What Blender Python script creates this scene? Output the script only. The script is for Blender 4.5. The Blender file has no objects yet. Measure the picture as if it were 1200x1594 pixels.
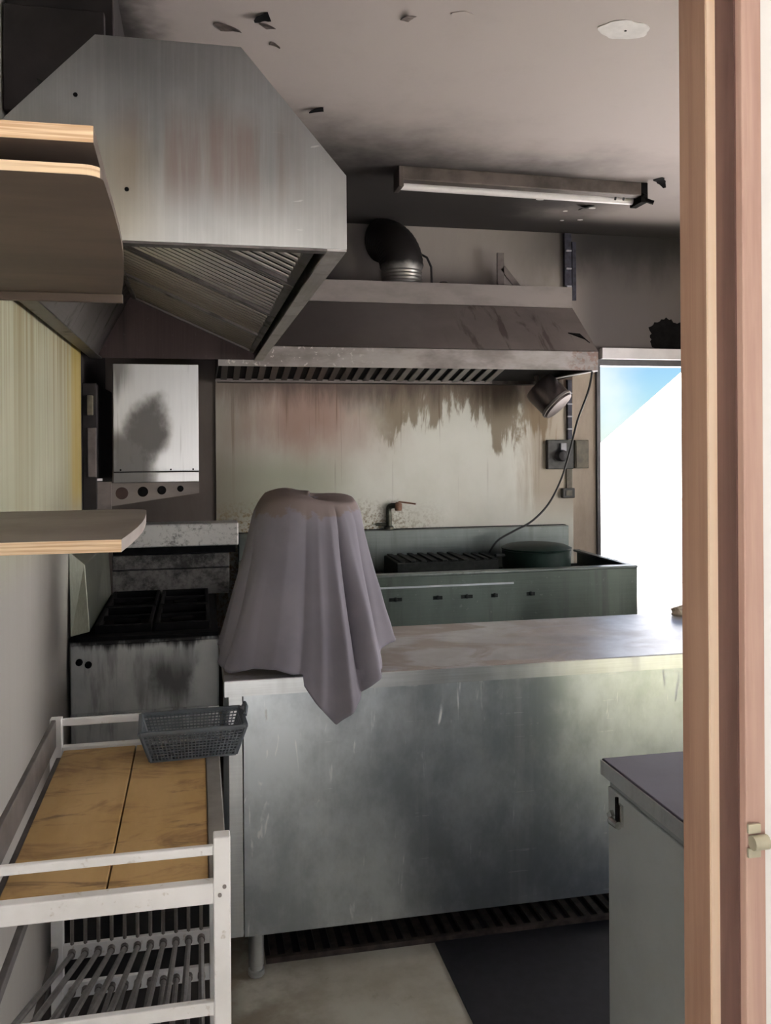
import bpy, math, random
from mathutils import Vector, Matrix

random.seed(7)
sc = bpy.context.scene
col = sc.collection
R = math.radians

# ------------------------------------------------------------------ camera
F_PX, CX, HOR = 1370.0, 600.0, 690.0
cam_d = bpy.data.cameras.new('camera')
cam = bpy.data.objects.new('camera', cam_d)
col.objects.link(cam)
cam_d.sensor_fit = 'VERTICAL'
cam_d.sensor_height = 24.0
cam_d.lens = F_PX / 1594.0 * 24.0
cam_d.shift_y = -(797.0 - HOR) / 1594.0
cam_d.clip_start = 0.05
cam.matrix_world = (Matrix.Translation((0, 0, 1.55)) @ Matrix.Rotation(R(-12.03), 4, 'Z')
                    @ Matrix.Rotation(R(90), 4, 'X') @ Matrix.Rotation(-0.006, 4, 'Z'))
sc.camera = cam

# ------------------------------------------------------------------ sky, sun, exposure
SUN_DIR = Vector((-0.62, 0.03, 0.78)).normalized()      # towards the sun
w = bpy.data.worlds.new('world')
sc.world = w
w.use_nodes = True
wn = w.node_tree.nodes
sky = wn.new('ShaderNodeTexSky')
sky.sky_type = 'NISHITA'
sky.sun_disc = False
sky.sun_elevation = math.asin(SUN_DIR.z)
sky.sun_rotation = math.atan2(SUN_DIR.x, SUN_DIR.y)
sky.air_density = 1.0
sky.dust_density = 0.05
sky.ozone_density = 4.0
# thin white cloud drawn over the blue
tc = wn.new('ShaderNodeTexCoord')
cn_ = wn.new('ShaderNodeTexNoise')
cn_.inputs['Scale'].default_value = 2.6
cn_.inputs['Detail'].default_value = 6
cn_.noise_dimensions = '4D'
cn_.inputs['W'].default_value = 1.7
w.node_tree.links.new(tc.outputs['Generated'], cn_.inputs['Vector'])
cr = wn.new('ShaderNodeMapRange')
cr.interpolation_type = 'SMOOTHSTEP'
cr.inputs[1].default_value, cr.inputs[2].default_value = 0.52, 0.72
cr.inputs[3].default_value, cr.inputs[4].default_value = 0.04, 0.95
w.node_tree.links.new(cn_.outputs['Fac'], cr.inputs[0])
cm = wn.new('ShaderNodeMix')
cm.data_type = 'RGBA'
w.node_tree.links.new(cr.outputs[0], cm.inputs[0])
tn = wn.new('ShaderNodeMix')
tn.data_type = 'RGBA'
tn.blend_type = 'MULTIPLY'
tn.inputs[0].default_value = 1.0
tn.inputs[7].default_value = (0.72, 1.0, 1.22, 1)
w.node_tree.links.new(sky.outputs[0], tn.inputs[6])
w.node_tree.links.new(tn.outputs[2], cm.inputs[6])
cm.inputs[7].default_value = (10.5, 10.3, 10.3, 1)
wn['Background'].inputs['Strength'].default_value = 0.042
w.node_tree.links.new(cm.outputs[2], wn['Background'].inputs['Color'])

sd = bpy.data.lights.new('sun', 'SUN')
sd.energy = 22.0
sd.angle = R(0.6)
sd.color = (1.0, 0.97, 0.95)
sun = bpy.data.objects.new('sun', sd)
col.objects.link(sun)
sun.rotation_euler = (-SUN_DIR).to_track_quat('-Z', 'Y').to_euler()
sun.location = (6, 0, 8)


def portal(name, loc, rot, sx, sy):
    """sampling aid in an opening of the building: gives no light of its own"""
    d = bpy.data.lights.new(name, 'AREA')
    d.shape = 'RECTANGLE'
    d.size, d.size_y = sx, sy
    d.cycles.is_portal = True
    o = bpy.data.objects.new(name, d)
    col.objects.link(o)
    o.location = loc
    o.rotation_euler = rot


portal('shade_porch_portal', (0.15, -2.3, 1.02), (R(-90), 0, R(180)), 1.0, 2.1)
portal('side_window_portal', (3.48, 2.3, 1.55), (0, R(90), 0), 1.2, 2.0)
portal('garden_door_portal', (2.25, 0.85, 1.07), (R(-90), 0, R(180)), 0.8, 2.0)
portal('back_door_portal', (2.68, 4.8, 1.0), (R(-90), 0, 0), 0.9, 2.0)

vs = sc.view_settings
vs.view_transform = 'Standard'
vs.look = 'None'
vs.gamma = 1.0
vs.use_curve_mapping = False
vs.exposure = 1.5
sc.cycles.max_bounces = 14
sc.cycles.diffuse_bounces = 8
sc.cycles.glossy_bounces = 6
sc.cycles.sample_clamp_indirect = 6.0
sc.cycles.caustics_reflective = False


# ================================================================== helpers
class MB:
    """collects boxes, tubes, prisms in world coordinates; build() makes ONE mesh object"""

    def __init__(self):
        self.v, self.f = [], []

    def add(self, vs_, fs_):
        n = len(self.v)
        self.v += [tuple(p) for p in vs_]
        self.f += [tuple(i + n for i in f) for f in fs_]
        return self

    def box(self, x0, x1, y0, y1, z0, z1):
        v = [(x, y, z) for x in (x0, x1) for y in (y0, y1) for z in (z0, z1)]
        f = [(0, 1, 3, 2), (4, 6, 7, 5), (0, 4, 5, 1), (2, 3, 7, 6), (0, 2, 6, 4), (1, 5, 7, 3)]
        return self.add(v, f)

    def hexa(self, a, b):
        """two quads of four points, joined"""
        v = list(a) + list(b)
        f = [(3, 2, 1, 0), (4, 5, 6, 7)] + [(i, (i + 1) % 4, 4 + (i + 1) % 4, 4 + i) for i in range(4)]
        return self.add(v, f)

    def bar(self, p, q, wd, ht, up=(0, 0, 1)):
        p, q = Vector(p), Vector(q)
        d = (q - p).normalized()
        u = Vector(up)
        s = d.cross(u)
        if s.length < 1e-4:
            s = d.cross(Vector((0, 1, 0)))
        s.normalize()
        u = s.cross(d).normalized()
        s, u = s * wd / 2, u * ht / 2
        return self.hexa([p - s - u, p + s - u, p + s + u, p - s + u], [q - s - u, q + s - u, q + s + u, q - s + u])

    def prism(self, pts, off):
        """polygon pts extruded by vector off"""
        n = len(pts)
        off = Vector(off)
        v = [Vector(p) for p in pts] + [Vector(p) + off for p in pts]
        f = [tuple(reversed(range(n))), tuple(range(n, 2 * n))]
        f += [(i, (i + 1) % n, n + (i + 1) % n, n + i) for i in range(n)]
        return self.add(v, f)

    def tube(self, path, r, n=12, cap=True):
        path = [Vector(p) for p in path]
        m = len(path)
        rr = r if isinstance(r, (list, tuple)) else [r] * m
        vs_, fs_ = [], []
        prev = None
        for i, p in enumerate(path):
            d = (path[min(i + 1, m - 1)] - path[max(i - 1, 0)])
            if d.length < 1e-9:
                d = Vector((0, 0, 1))
            d.normalize()
            if prev is None:
                a = d.orthogonal().normalized()
            else:
                a = (prev - d * prev.dot(d))
                a = a.normalized() if a.length > 1e-6 else d.orthogonal().normalized()
            prev = a
            b = d.cross(a)
            for k in range(n):
                t = 2 * math.pi * k / n
                vs_.append(p + (a * math.cos(t) + b * math.sin(t)) * rr[i])
        for i in range(m - 1):
            for k in range(n):
                k2 = (k + 1) % n
                fs_.append((i * n + k, i * n + k2, (i + 1) * n + k2, (i + 1) * n + k))
        if cap:
            fs_.append(tuple(reversed(range(n))))
            fs_.append(tuple(range((m - 1) * n, m * n)))
        return self.add(vs_, fs_)

    def lathe(self, c, prof, n=28, axis=(0, 0, 1)):
        """prof: list of (radius, height) along axis from c"""
        ax = Vector(axis).normalized()
        return self.tube([Vector(c) + ax * (h + 1e-7 * i) for i, (r, h) in enumerate(prof)], [r for r, h in prof], n) \
            if False else self._lathe(Vector(c), prof, n, ax)

    def _lathe(self, c, prof, n, ax):
        a = ax.orthogonal().normalized()
        b = ax.cross(a)
        vs_, fs_ = [], []
        for r, h in prof:
            for k in range(n):
                t = 2 * math.pi * k / n
                vs_.append(c + ax * h + (a * math.cos(t) + b * math.sin(t)) * max(r, 1e-4))
        for i in range(len(prof) - 1):
            for k in range(n):
                k2 = (k + 1) % n
                fs_.append((i * n + k, i * n + k2, (i + 1) * n + k2, (i + 1) * n + k))
        fs_.append(tuple(reversed(range(n))))
        fs_.append(tuple(range((len(prof) - 1) * n, len(prof) * n)))
        return self.add(vs_, fs_)

    def build(self, name, mat, parent=None, bevel=0.0, smooth=False, origin=None):
        off = wloc(parent) if parent is not None else Vector(origin or (0, 0, 0))
        me = bpy.data.meshes.new(name)
        me.from_pydata([Vector(p) - off for p in self.v], [], self.f)
        me.validate()
        me.update()
        fix_normals(me)
        if mat is not None:
            me.materials.append(mat)
        if smooth:
            me.polygons.foreach_set('use_smooth', [True] * len(me.polygons))
            me.set_sharp_from_angle(angle=R(38))
        o = bpy.data.objects.new(name, me)
        col.objects.link(o)
        if parent is not None:
            o.parent = parent
        elif origin:
            o.location = origin
        if bevel:
            b = o.modifiers.new('bevel', 'BEVEL')
            b.width = bevel
            b.segments = 2
            b.limit_method = 'ANGLE'
            b.angle_limit = R(40)
        return o


def fix_normals(me):
    import bmesh
    bm = bmesh.new()
    bm.from_mesh(me)
    bmesh.ops.recalc_face_normals(bm, faces=bm.faces)
    bm.to_mesh(me)
    bm.free()


def wloc(o):
    p = Vector((0, 0, 0))
    while o is not None:
        p += o.location
        o = o.parent
    return p


def tag(o, label=None, cat=None, group=None, kind=None):
    if label:
        o['label'] = label
    if cat:
        o['category'] = cat
    if group:
        o['group'] = group
    if kind:
        o['kind'] = kind
    return o


def thing(name, loc, label, cat, group=None):
    o = bpy.data.objects.new(name, None)
    o.empty_display_size = 0.1
    col.objects.link(o)
    o.location = loc
    return tag(o, label, cat, group)


def piece(name, src, loc, parent, rot=None):
    """another object sharing src's mesh, at a world location under parent"""
    o = src.copy()
    o.name = name
    col.objects.link(o)
    o.parent = parent
    o.location = Vector(loc) - wloc(parent)
    if rot:
        o.rotation_euler = rot
    return o


def B(x0, x1, y0, y1, z0, z1):
    return MB().box(x0, x1, y0, y1, z0, z1)


# ------------------------------------------------------------------ materials
class N:
    def __init__(self, name):
        self.m = bpy.data.materials.new(name)
        self.m.use_nodes = True
        self.t = self.m.node_tree
        self.bs = self.t.nodes['Principled BSDF']
        self.geo = self.t.nodes.new('ShaderNodeNewGeometry')
        self.pos = self.geo.outputs['Position']
        s = self.t.nodes.new('ShaderNodeSeparateXYZ')
        self.link(self.pos, s.inputs[0])
        self.x, self.y, self.z = s.outputs

    def link(self, a, b):
        self.t.links.new(a, b)

    def put(self, sock, v):
        if hasattr(v, 'node'):
            self.link(v, sock)
        elif isinstance(v, (tuple, list)) and len(v) == 3 and sock.type == 'RGBA':
            sock.default_value = (*v, 1)
        else:
            sock.default_value = v

    def math(self, op, a, b=0.0, c=None):
        n = self.t.nodes.new('ShaderNodeMath')
        n.operation = op
        self.put(n.inputs[0], a)
        self.put(n.inputs[1], b)
        if c is not None:
            self.put(n.inputs[2], c)
        return n.outputs[0]

    def add(self, a, b): return self.math('ADD', a, b)
    def mul(self, a, b): return self.math('MULTIPLY', a, b)
    def sub(self, a, b): return self.math('SUBTRACT', a, b)
    def mn(self, a, b): return self.math('MINIMUM', a, b)
    def mx(self, a, b): return self.math('MAXIMUM', a, b)

    def step(self, v, a, b, lo=0.0, hi=1.0):
        """smoothstep from lo at a to hi at b (a may exceed b)"""
        n = self.t.nodes.new('ShaderNodeMapRange')
        n.interpolation_type = 'SMOOTHSTEP'
        if a > b:
            a, b, lo, hi = b, a, hi, lo
        self.put(n.inputs[0], v)
        n.inputs[1].default_value, n.inputs[2].default_value = a, b
        n.inputs[3].default_value, n.inputs[4].default_value = lo, hi
        return n.outputs[0]

    def band(self, v, a, b, soft):
        return self.mul(self.step(v, a - soft, a + soft), self.step(v, b + soft, b - soft))

    def noise(self, scale=(1, 1, 1), detail=4.0, rough=0.6, off=(0, 0, 0), dist=0.0):
        mp = self.t.nodes.new('ShaderNodeMapping')
        mp.inputs['Scale'].default_value = scale if isinstance(scale, (tuple, list)) else (scale,) * 3
        mp.inputs['Location'].default_value = off
        self.link(self.pos, mp.inputs['Vector'])
        n = self.t.nodes.new('ShaderNodeTexNoise')
        n.inputs['Scale'].default_value = 1.0
        n.inputs['Detail'].default_value = detail
        n.inputs['Roughness'].default_value = rough
        n.inputs['Distortion'].default_value = dist
        self.link(mp.outputs[0], n.inputs['Vector'])
        return n.outputs['Fac']

    def mix(self, f, a, b):
        n = self.t.nodes.new('ShaderNodeMix')
        n.data_type = 'RGBA'
        self.put(n.inputs['Factor'], f)
        self.put(n.inputs['A'], a) if False else self.put(n.inputs[6], a)
        self.put(n.inputs[7], b)
        return n.outputs[2]

    def mixf(self, f, a, b):
        n = self.t.nodes.new('ShaderNodeMix')
        n.data_type = 'FLOAT'
        self.put(n.inputs[0], f)
        self.put(n.inputs[2], a)
        self.put(n.inputs[3], b)
        return n.outputs[0]

    def bump(self, h, strength=0.3, dist=0.002):
        n = self.t.nodes.new('ShaderNodeBump')
        n.inputs['Strength'].default_value = strength
        n.inputs['Distance'].default_value = dist
        self.link(h, n.inputs['Height'])
        self.link(n.outputs[0], self.bs.inputs['Normal'])

    def out(self, colr, rough=0.5, metal=0.0, spec=None):
        self.put(self.bs.inputs['Base Color'], colr)
        self.put(self.bs.inputs['Roughness'], rough)
        self.put(self.bs.inputs['Metallic'], metal)
        if spec is not None:
            self.bs.inputs['Specular IOR Level'].default_value = spec
        return self.m


def plain(name, c, rough=0.6, metal=0.0, var=0.15, scale=14, spec=None):
    n = N(name)
    k = n.noise(scale, 5)
    c2 = tuple(q * (1 - var) for q in c)
    c3 = tuple(min(1, q * (1 + var)) for q in c)
    return n.out(n.mix(n.step(k, 0.3, 0.7), c2, c3), rough, metal, spec)


def steel(name, c=(0.55, 0.57, 0.60), rough=0.36, grain='z', dirt=(0.20, 0.15, 0.11), dirt_amt=0.35, spots=0.2, seed=0.0):
    """brushed stainless sheet: fine grain one way, smears, greasy dirt"""
    n = N(name)
    g = {'z': (160, 160, 3), 'x': (3, 160, 160), 'y': (160, 3, 160)}[grain]
    fine = n.noise(g, 3, 0.7, (seed, seed, seed))
    smear = n.noise((3.2, 3.2, 1.2), 5, 0.65, (seed + 4, seed, seed))
    drip = n.noise((16, 16, 0.9), 4, 0.6, (seed, seed + 9, seed))
    speck = n.noise(60, 2, 0.5, (seed, seed, seed + 3))
    base = n.mix(n.step(smear, 0.35, 0.68), tuple(q * 0.78 for q in c), tuple(min(1, q * 1.1) for q in c))
    base = n.mix(n.mul(n.step(fine, 0.35, 0.7), 0.22), base, tuple(min(1, q * 1.35) for q in c))
    dm = n.mul(n.step(drip, 0.48, 0.72), n.step(smear, 0.42, 0.62))
    dm = n.mul(dm, dirt_amt)
    base = n.mix(dm, base, dirt)
    sp = n.mul(n.step(speck, 0.66, 0.74), spots)
    base = n.mix(sp, base, (0.75, 0.73, 0.70))
    r = n.add(n.mul(smear, 0.28), rough - 0.12)
    r = n.add(r, n.mul(dm, 0.4))
    n.bump(fine, 0.06, 0.0006)
    return n.out(base, r, n.sub(0.95, n.mul(n.add(dm, sp), 0.9)))


def wood(name, c1, c2, rough=0.5, grain='z', sc_=1.0):
    n = N(name)
    s = {'z': (26, 26, 1.3), 'x': (1.3, 26, 26), 'y': (26, 1.3, 26)}[grain]
    a = n.noise(tuple(q * sc_ for q in s), 6, 0.62, dist=0.6)
    b = n.noise(tuple(q * 4 * sc_ for q in s), 3, 0.6)
    k = n.add(n.mul(a, 0.75), n.mul(b, 0.25))
    n.bump(b, 0.15, 0.001)
    return n.out(n.mix(n.step(k, 0.34, 0.66), c1, c2), rough)


M = {}

# ceiling: old cream-pink paint, soot from the fire over the stove end
n = N('ceiling_paint')
s1 = n.noise(1.4, 5, 0.6)
s2 = n.noise(5, 6, 0.7)
wob = n.add(n.mul(n.sub(s1, 0.5), 1.3), n.mul(n.sub(s2, 0.5), 0.25))
yy = n.add(n.add(n.y, wob), n.mul(n.x, -0.12))
soot = n.step(yy, 2.75, 3.75)
rl = n.mul(n.step(n.add(n.x, wob), 1.5, 2.2), n.step(n.y, 4.45, 4.2))     # thinner film near the door
soot = n.mul(soot, n.sub(1.0, n.mul(rl, 0.6)))
left = n.step(n.add(n.x, n.mul(wob, 0.5)), -0.02, -0.22)           # black corner over the left hood
soot = n.mx(soot, left)
spot = n.step(s2, 0.52, 0.72)
c = n.mix(n.mul(spot, 0.25), (0.54, 0.475, 0.455), (0.46, 0.40, 0.38))
c = n.mix(n.mul(soot, 0.95), c, (0.022, 0.019, 0.020))
n.bump(s2, 0.15, 0.004)
M['ceiling'] = n.out(c, 0.8)

# back wall paint: cream with mauve-brown smoke, black right under the ceiling
n = N('back_wall_paint')
s1 = n.noise((3, 3, 1.2), 5, 0.6)
s2 = n.noise((12, 12, 4), 5, 0.7)
zz = n.add(n.z, n.mul(n.sub(s1, 0.5), 0.5))
c = n.mix(n.step(s2, 0.35, 0.7), (0.55, 0.47, 0.38), (0.46, 0.38, 0.30))
grey = n.step(zz, 1.85, 2.15)
c = n.mix(n.mul(grey, 0.8), c, (0.30, 0.27, 0.26))
right = n.mul(n.step(n.x, 1.95, 2.25), n.step(zz, 1.9, 2.1))
c = n.mix(n.mul(right, 0.85), c, (0.095, 0.083, 0.087))
top = n.mul(n.step(zz, 2.38, 2.68), n.step(n.x, 1.5, 2.2))
c = n.mix(n.mul(top, 0.9), c, (0.02, 0.018, 0.02))
lft = n.mul(n.step(n.x, 0.25, 0.06), n.step(n.z, 2.3, 2.0))
c = n.mix(n.mul(lft, 0.85), c, (0.042, 0.030, 0.032))
lt2 = n.mul(n.step(n.x, 1.0, 0.6), n.step(n.z, 2.0, 2.3))
c = n.mix(n.mul(lt2, 0.85), c, (0.03, 0.026, 0.03))
n.bump(s2, 0.2, 0.003)
M['back_wall'] = n.out(c, 0.75)

# splash sheet behind the range, brown grease drips, red and green patches
n = N('splash_sheet')
big = n.noise((2.2, 2.2, 1.6), 5, 0.6, (3, 0, 1))
drip = n.noise((7.5, 7.5, 1.1), 6, 0.68, (1.3, 0, 0), 0.5)
drip2 = n.noise((34, 34, 0.8), 3, 0.6, (5, 0, 2))
sp = n.noise(70, 2, 0.6)
c = n.mix(n.step(big, 0.35, 0.65), (0.74, 0.73, 0.66), (0.64, 0.63, 0.55))
red = n.mul(n.band(n.add(n.x, n.mul(n.sub(drip, .5), .5)), 0.20, 0.92, 0.30), n.step(n.add(n.z, n.add(n.mul(big, 0.25), n.mul(drip, 0.2))), 1.50, 1.90))
c = n.mix(n.mul(red, 0.9), c, (0.37, 0.22, 0.175))
grn = n.mul(n.step(n.x, 0.95, 0.55), n.band(n.add(n.z, n.mul(big, 0.2)), 1.22, 1.56, 0.10))
c = n.mix(n.mul(grn, 0.75), c, (0.36, 0.375, 0.27))
hang = n.add(n.add(n.mul(n.sub(drip, 0.5), 1.5), n.mul(n.sub(big, 0.5), 0.9)), n.sub(n.z, 1.62))
brn = n.mul(n.step(hang, -0.05, 0.06), n.step(n.add(n.x, n.mul(n.sub(big, 0.5), 0.5)), 0.86, 1.08))
c = n.mix(n.mul(brn, 0.82), c, (0.25, 0.185, 0.115))
rt = n.mul(n.step(n.add(n.x, n.mul(n.sub(drip, 0.5), 0.5)), 1.72, 1.86), n.step(n.z, 1.05, 1.3))
c = n.mix(n.mul(rt, 0.65), c, (0.30, 0.21, 0.12))
run = n.mul(n.step(drip2, 0.62, 0.72), n.step(n.z, 1.1, 1.65))
c = n.mix(n.mul(run, 0.55), c, (0.14, 0.085, 0.05))
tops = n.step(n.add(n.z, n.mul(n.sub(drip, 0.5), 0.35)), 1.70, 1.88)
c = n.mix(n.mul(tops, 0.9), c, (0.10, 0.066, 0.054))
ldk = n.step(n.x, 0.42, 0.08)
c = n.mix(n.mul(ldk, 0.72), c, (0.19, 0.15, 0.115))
low = n.mul(n.step(n.add(n.z, n.mul(n.sub(big, 0.5), 0.4)), 1.27, 1.1), n.step(n.x, 1.4, 0.9))
c = n.mix(n.mul(low, n.step(sp, 0.42, 0.66)), c, (0.22, 0.16, 0.08))
M['splash'] = n.out(c, n.mixf(brn, 0.42, 0.7), 0.12)

# left wall sheet, yellow grease runs
n = N('left_sheet')
big = n.noise((2, 2.2, 1.3), 4, 0.6)
drip = n.noise((10, 22, 0.5), 5, 0.62)
d2 = n.noise((10, 55, 0.7), 3, 0.6, (0, 3, 0))
c = n.mix(n.step(big, 0.35, 0.65), (0.50, 0.49, 0.36), (0.42, 0.42, 0.30))
top = n.step(n.z, 1.45, 2.0)
yel = n.mul(n.step(drip, 0.42, 0.62), n.add(0.3, n.mul(top, 0.6)))
c = n.mix(yel, c, (0.27, 0.20, 0.09))
c = n.mix(n.mul(n.step(d2, 0.6, 0.7), n.mul(n.step(n.z, 1.3, 1.7), 0.75)), c, (0.20, 0.13, 0.06))
far = n.mul(n.step(n.add(n.y, n.mul(n.sub(drip, 0.5), 0.6)), 3.20, 3.50), n.step(n.z, 1.2, 1.4))
c = n.mix(n.mul(far, 0.7), c, (0.52, 0.36, 0.06))
c = n.mix(n.mul(n.step(n.z, 1.38, 1.15), 0.8), c, (0.43, 0.405, 0.40))
M['left_sheet'] = n.out(c, 0.5, 0.0)

M['left_wall'] = plain('left_wall_paint', (0.62, 0.61, 0.55), 0.7, 0, 0.12, 5)
M['soot_wall'] = plain('sooty_wall', (0.024, 0.019, 0.020), 0.75, 0, 0.4, 6)
n = N('white_render')
a = n.noise(9, 5, 0.6)
c = n.mix(n.step(a, .3, .7), (0.78, 0.77, 0.75), (0.84, 0.83, 0.81))
M['white_wall'] = n.out(n.mix(n.step(n.y, 0.945, 0.955), c, (0.20, 0.175, 0.165)), 0.8)     # kitchen side, out of view, set dark brown to darken the room
M['right_wall'] = plain('right_wall_paint', (0.42, 0.39, 0.36), 0.75, 0, 0.12, 4)

# floor vinyl
n = N('floor_vinyl')
a = n.noise(3.5, 5, 0.65)
b = n.noise(22, 4, 0.6)
c = n.mix(n.step(a, 0.4, 0.7), (0.50, 0.49, 0.42), (0.38, 0.35, 0.28))
dirt = n.mul(n.step(n.x, 0.45, 0.05), n.step(a, 0.35, 0.6))
c = n.mix(n.mul(dirt, 0.75), c, (0.15, 0.11, 0.07))
c = n.mix(n.mul(n.step(n.add(n.x, n.mul(n.sub(a, .5), .2)), 0.12, 0.0), n.step(n.y, 1.1, 1.4)), c, (0.028, 0.023, 0.022))  # darkness under the trolley put into the floor colour
c = n.mix(n.mul(n.step(b, 0.6, 0.75), 0.3), c, (0.22, 0.18, 0.12))
M['floor'] = n.out(c, 0.45)
M['mat'] = plain('black_rubber', (0.013, 0.012, 0.015), 0.55, 0, 0.3, 30)
M['grate'] = plain('rusty_grate', (0.060, 0.045, 0.038), 0.75, 0.3, 0.45, 24)
M['pit'] = plain('dark_pit', (0.01, 0.009, 0.009), 0.9)

n = N('steel_counter_panel')
fine = n.noise((150, 150, 3), 3, 0.7)
smear = n.noise((3.5, 3.5, 2.5), 6, 0.68)
drp = n.noise((11, 11, 0.8), 5, 0.65, (0, 2, 0))
scr = n.noise((34, 34, 5), 3, 0.55, (7, 0, 0), 1.2)
scr2 = n.noise((3, 3, 90), 2, 0.5, (1, 0, 4), 0.5)
c = n.mix(n.step(smear, 0.36, 0.66), (0.38, 0.42, 0.45), (0.60, 0.64, 0.67))
c = n.mix(n.mul(n.step(drp, 0.5, 0.7), 0.25), c, (0.72, 0.74, 0.75))
wht = n.mul(n.step(scr, 0.635, 0.70), n.step(smear, 0.46, 0.56))
hz = n.mul(n.step(scr2, 0.665, 0.69), n.step(drp, 0.52, 0.6))
wht = n.mx(wht, n.mul(hz, 0.6))
c = n.mix(n.mul(wht, 0.7), c, (0.85, 0.86, 0.86))
n.bump(fine, 0.04, 0.0005)
M['steel'] = n.out(c, n.add(n.add(0.20, n.mul(smear, 0.26)), n.mul(wht, 0.2)), n.sub(0.92, n.mul(wht, 0.6)))
M['steel_lt'] = steel('steel_edge', (0.66, 0.68, 0.69), 0.34, 'x', (0.30, 0.26, 0.21), 0.3, 0.1, 2.0)
M['steel_cab'] = plain('cabinet_grey_steel', (0.46, 0.50, 0.52), 0.4, 0.35, 0.08, 4)

# counter top: dried brown swirls on steel
n = N('counter_top')
a = n.noise((2.6, 5.0, 3), 5, 0.62, dist=1.2)
b = n.noise(9, 5, 0.65)
c = n.mix(n.step(b, 0.35, 0.7), (0.50, 0.49, 0.51), (0.62, 0.62, 0.64))
dm = n.mul(n.step(a, 0.45, 0.60), n.step(n.x, 1.75, 0.9))
c = n.mix(n.mul(dm, 0.75), c, (0.27, 0.215, 0.165))
M['counter_top'] = n.out(c, n.mixf(dm, 0.38, 0.65), n.sub(0.8, n.mul(dm, 0.7)))

# left hood end panel: pale steel with a rusty-brown veil
n = N('hood_end_steel')
fine = n.noise((150, 150, 3), 3, 0.7)
drip = n.noise((22, 22, 1.0), 5, 0.6)
big = n.noise((4, 4, 3), 5, 0.6)
scr = n.noise((9, 9, 30), 3, 0.6, (2, 0, 0), 2.0)
c = n.mix(n.step(big, 0.35, 0.68), (0.44, 0.455, 0.455), (0.56, 0.57, 0.57))
c = n.mix(n.mul(n.step(fine, 0.4, 0.7), 0.18), c, (0.8, 0.8, 0.8))
veil = n.mul(n.band(n.add(n.z, n.mul(n.sub(big, 0.5), 0.15)), 2.0, 2.14, 0.05), n.band(n.x, -0.13, 0.17, 0.06))
veil = n.mul(veil, n.step(drip, 0.36, 0.62))
c = n.mix(n.mul(veil, 0.75), c, (0.30, 0.215, 0.185))
yel = n.mul(n.step(n.x, -0.02, -0.14), n.band(n.z, 1.9, 2.1, 0.05))
c = n.mix(n.mul(yel, 0.35), c, (0.52, 0.44, 0.24))
c = n.mix(n.mul(n.step(scr, 0.66, 0.72), n.mul(n.step(n.x, 0.1, 0.24), 0.7)), c, (0.9, 0.9, 0.88))
n.bump(fine, 0.05, 0.0006)
M['hood_end'] = n.out(c, n.add(0.22, n.mul(big, 0.25)), n.sub(0.92, n.mul(veil, 0.5)))
M['hood_in'] = steel('hood_inside_steel', (0.17, 0.155, 0.15), 0.45, 'y', (0.03, 0.024, 0.022), 0.85, 0.03, 7.0)
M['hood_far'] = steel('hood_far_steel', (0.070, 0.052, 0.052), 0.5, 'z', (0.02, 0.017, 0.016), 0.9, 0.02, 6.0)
M['hood_lip'] = steel('hood_lip_steel', (0.52, 0.50, 0.49), 0.42, 'y', (0.20, 0.15, 0.13), 0.5, 0.25, 8.0)
n = N('filter_baffle')
a = n.noise((3, 3, 3), 4, 0.6)
far = n.step(n.add(n.y, n.mul(n.sub(a, 0.5), 1.0)), 2.0, 3.2)      # darker and duller towards the far end
c = n.mix(far, (0.72, 0.71, 0.70), (0.25, 0.215, 0.19))
M['baffle'] = n.out(c, n.mixf(far, 0.30, 0.45), n.mixf(far, 0.9, 0.6))
n = N('back_filter_baffle')
a = n.noise((3, 3, 3), 4, 0.6)
far = n.step(n.add(n.x, n.mul(n.sub(a, 0.5), 0.8)), 1.45, 0.8)
c = n.mix(far, (0.42, 0.40, 0.385), (0.07, 0.058, 0.052))
M['baffle2'] = n.out(c, 0.45, n.mixf(far, 0.7, 0.3))

# back hood: smoked
n = N('back_hood_smoked')
big = n.noise((2.5, 2.5, 2.5), 5, 0.62)
drip = n.noise((11, 3.0, 1.6), 5, 0.62, dist=0.5)
c = n.mix(n.step(big, 0.35, 0.65), (0.175, 0.148, 0.14), (0.225, 0.195, 0.185))
lf = n.step(n.x, 1.25, 0.35)
c = n.mix(n.mul(lf, 0.75), c, (0.055, 0.045, 0.045))
rgt = n.mul(n.step(n.x, 1.1, 1.35), n.step(drip, 0.50, 0.62))
c = n.mix(n.mul(rgt, 0.8), c, (0.075, 0.055, 0.048))
M['hood_smoked'] = n.out(c, 0.6, 0.25)
n = N('back_hood_lip')
big = n.noise((2.5, 2.5, 6), 5, 0.62)
sp = n.noise(46, 3, 0.6)
c = n.mix(n.step(big, 0.4, 0.65), (0.31, 0.285, 0.275), (0.17, 0.148, 0.138))
c = n.mix(n.mul(n.step(sp, 0.60, 0.68), n.mul(n.step(n.x, 0.95, 0.4), 0.7)), c, (0.62, 0.56, 0.53))
rust = n.mul(n.step(n.x, 1.72, 1.8), n.step(sp, 0.45, 0.6))
c = n.mix(n.mul(rust, 0.6), c, (0.16, 0.08, 0.055))
M['hood_lip2'] = n.out(c, 0.5, 0.45)
n = N('back_hood_fascia')
big = n.noise((2.5, 2.5, 6), 5, 0.62)
c = n.mix(n.step(big, 0.4, 0.65), (0.24, 0.21, 0.20), (0.175, 0.15, 0.142))
M['hood_fascia'] = n.out(c, 0.55, 0.25)
M['dark_filter'] = plain('burnt_filter', (0.05, 0.04, 0.035), 0.55, 0.4, 0.4, 30)

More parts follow.
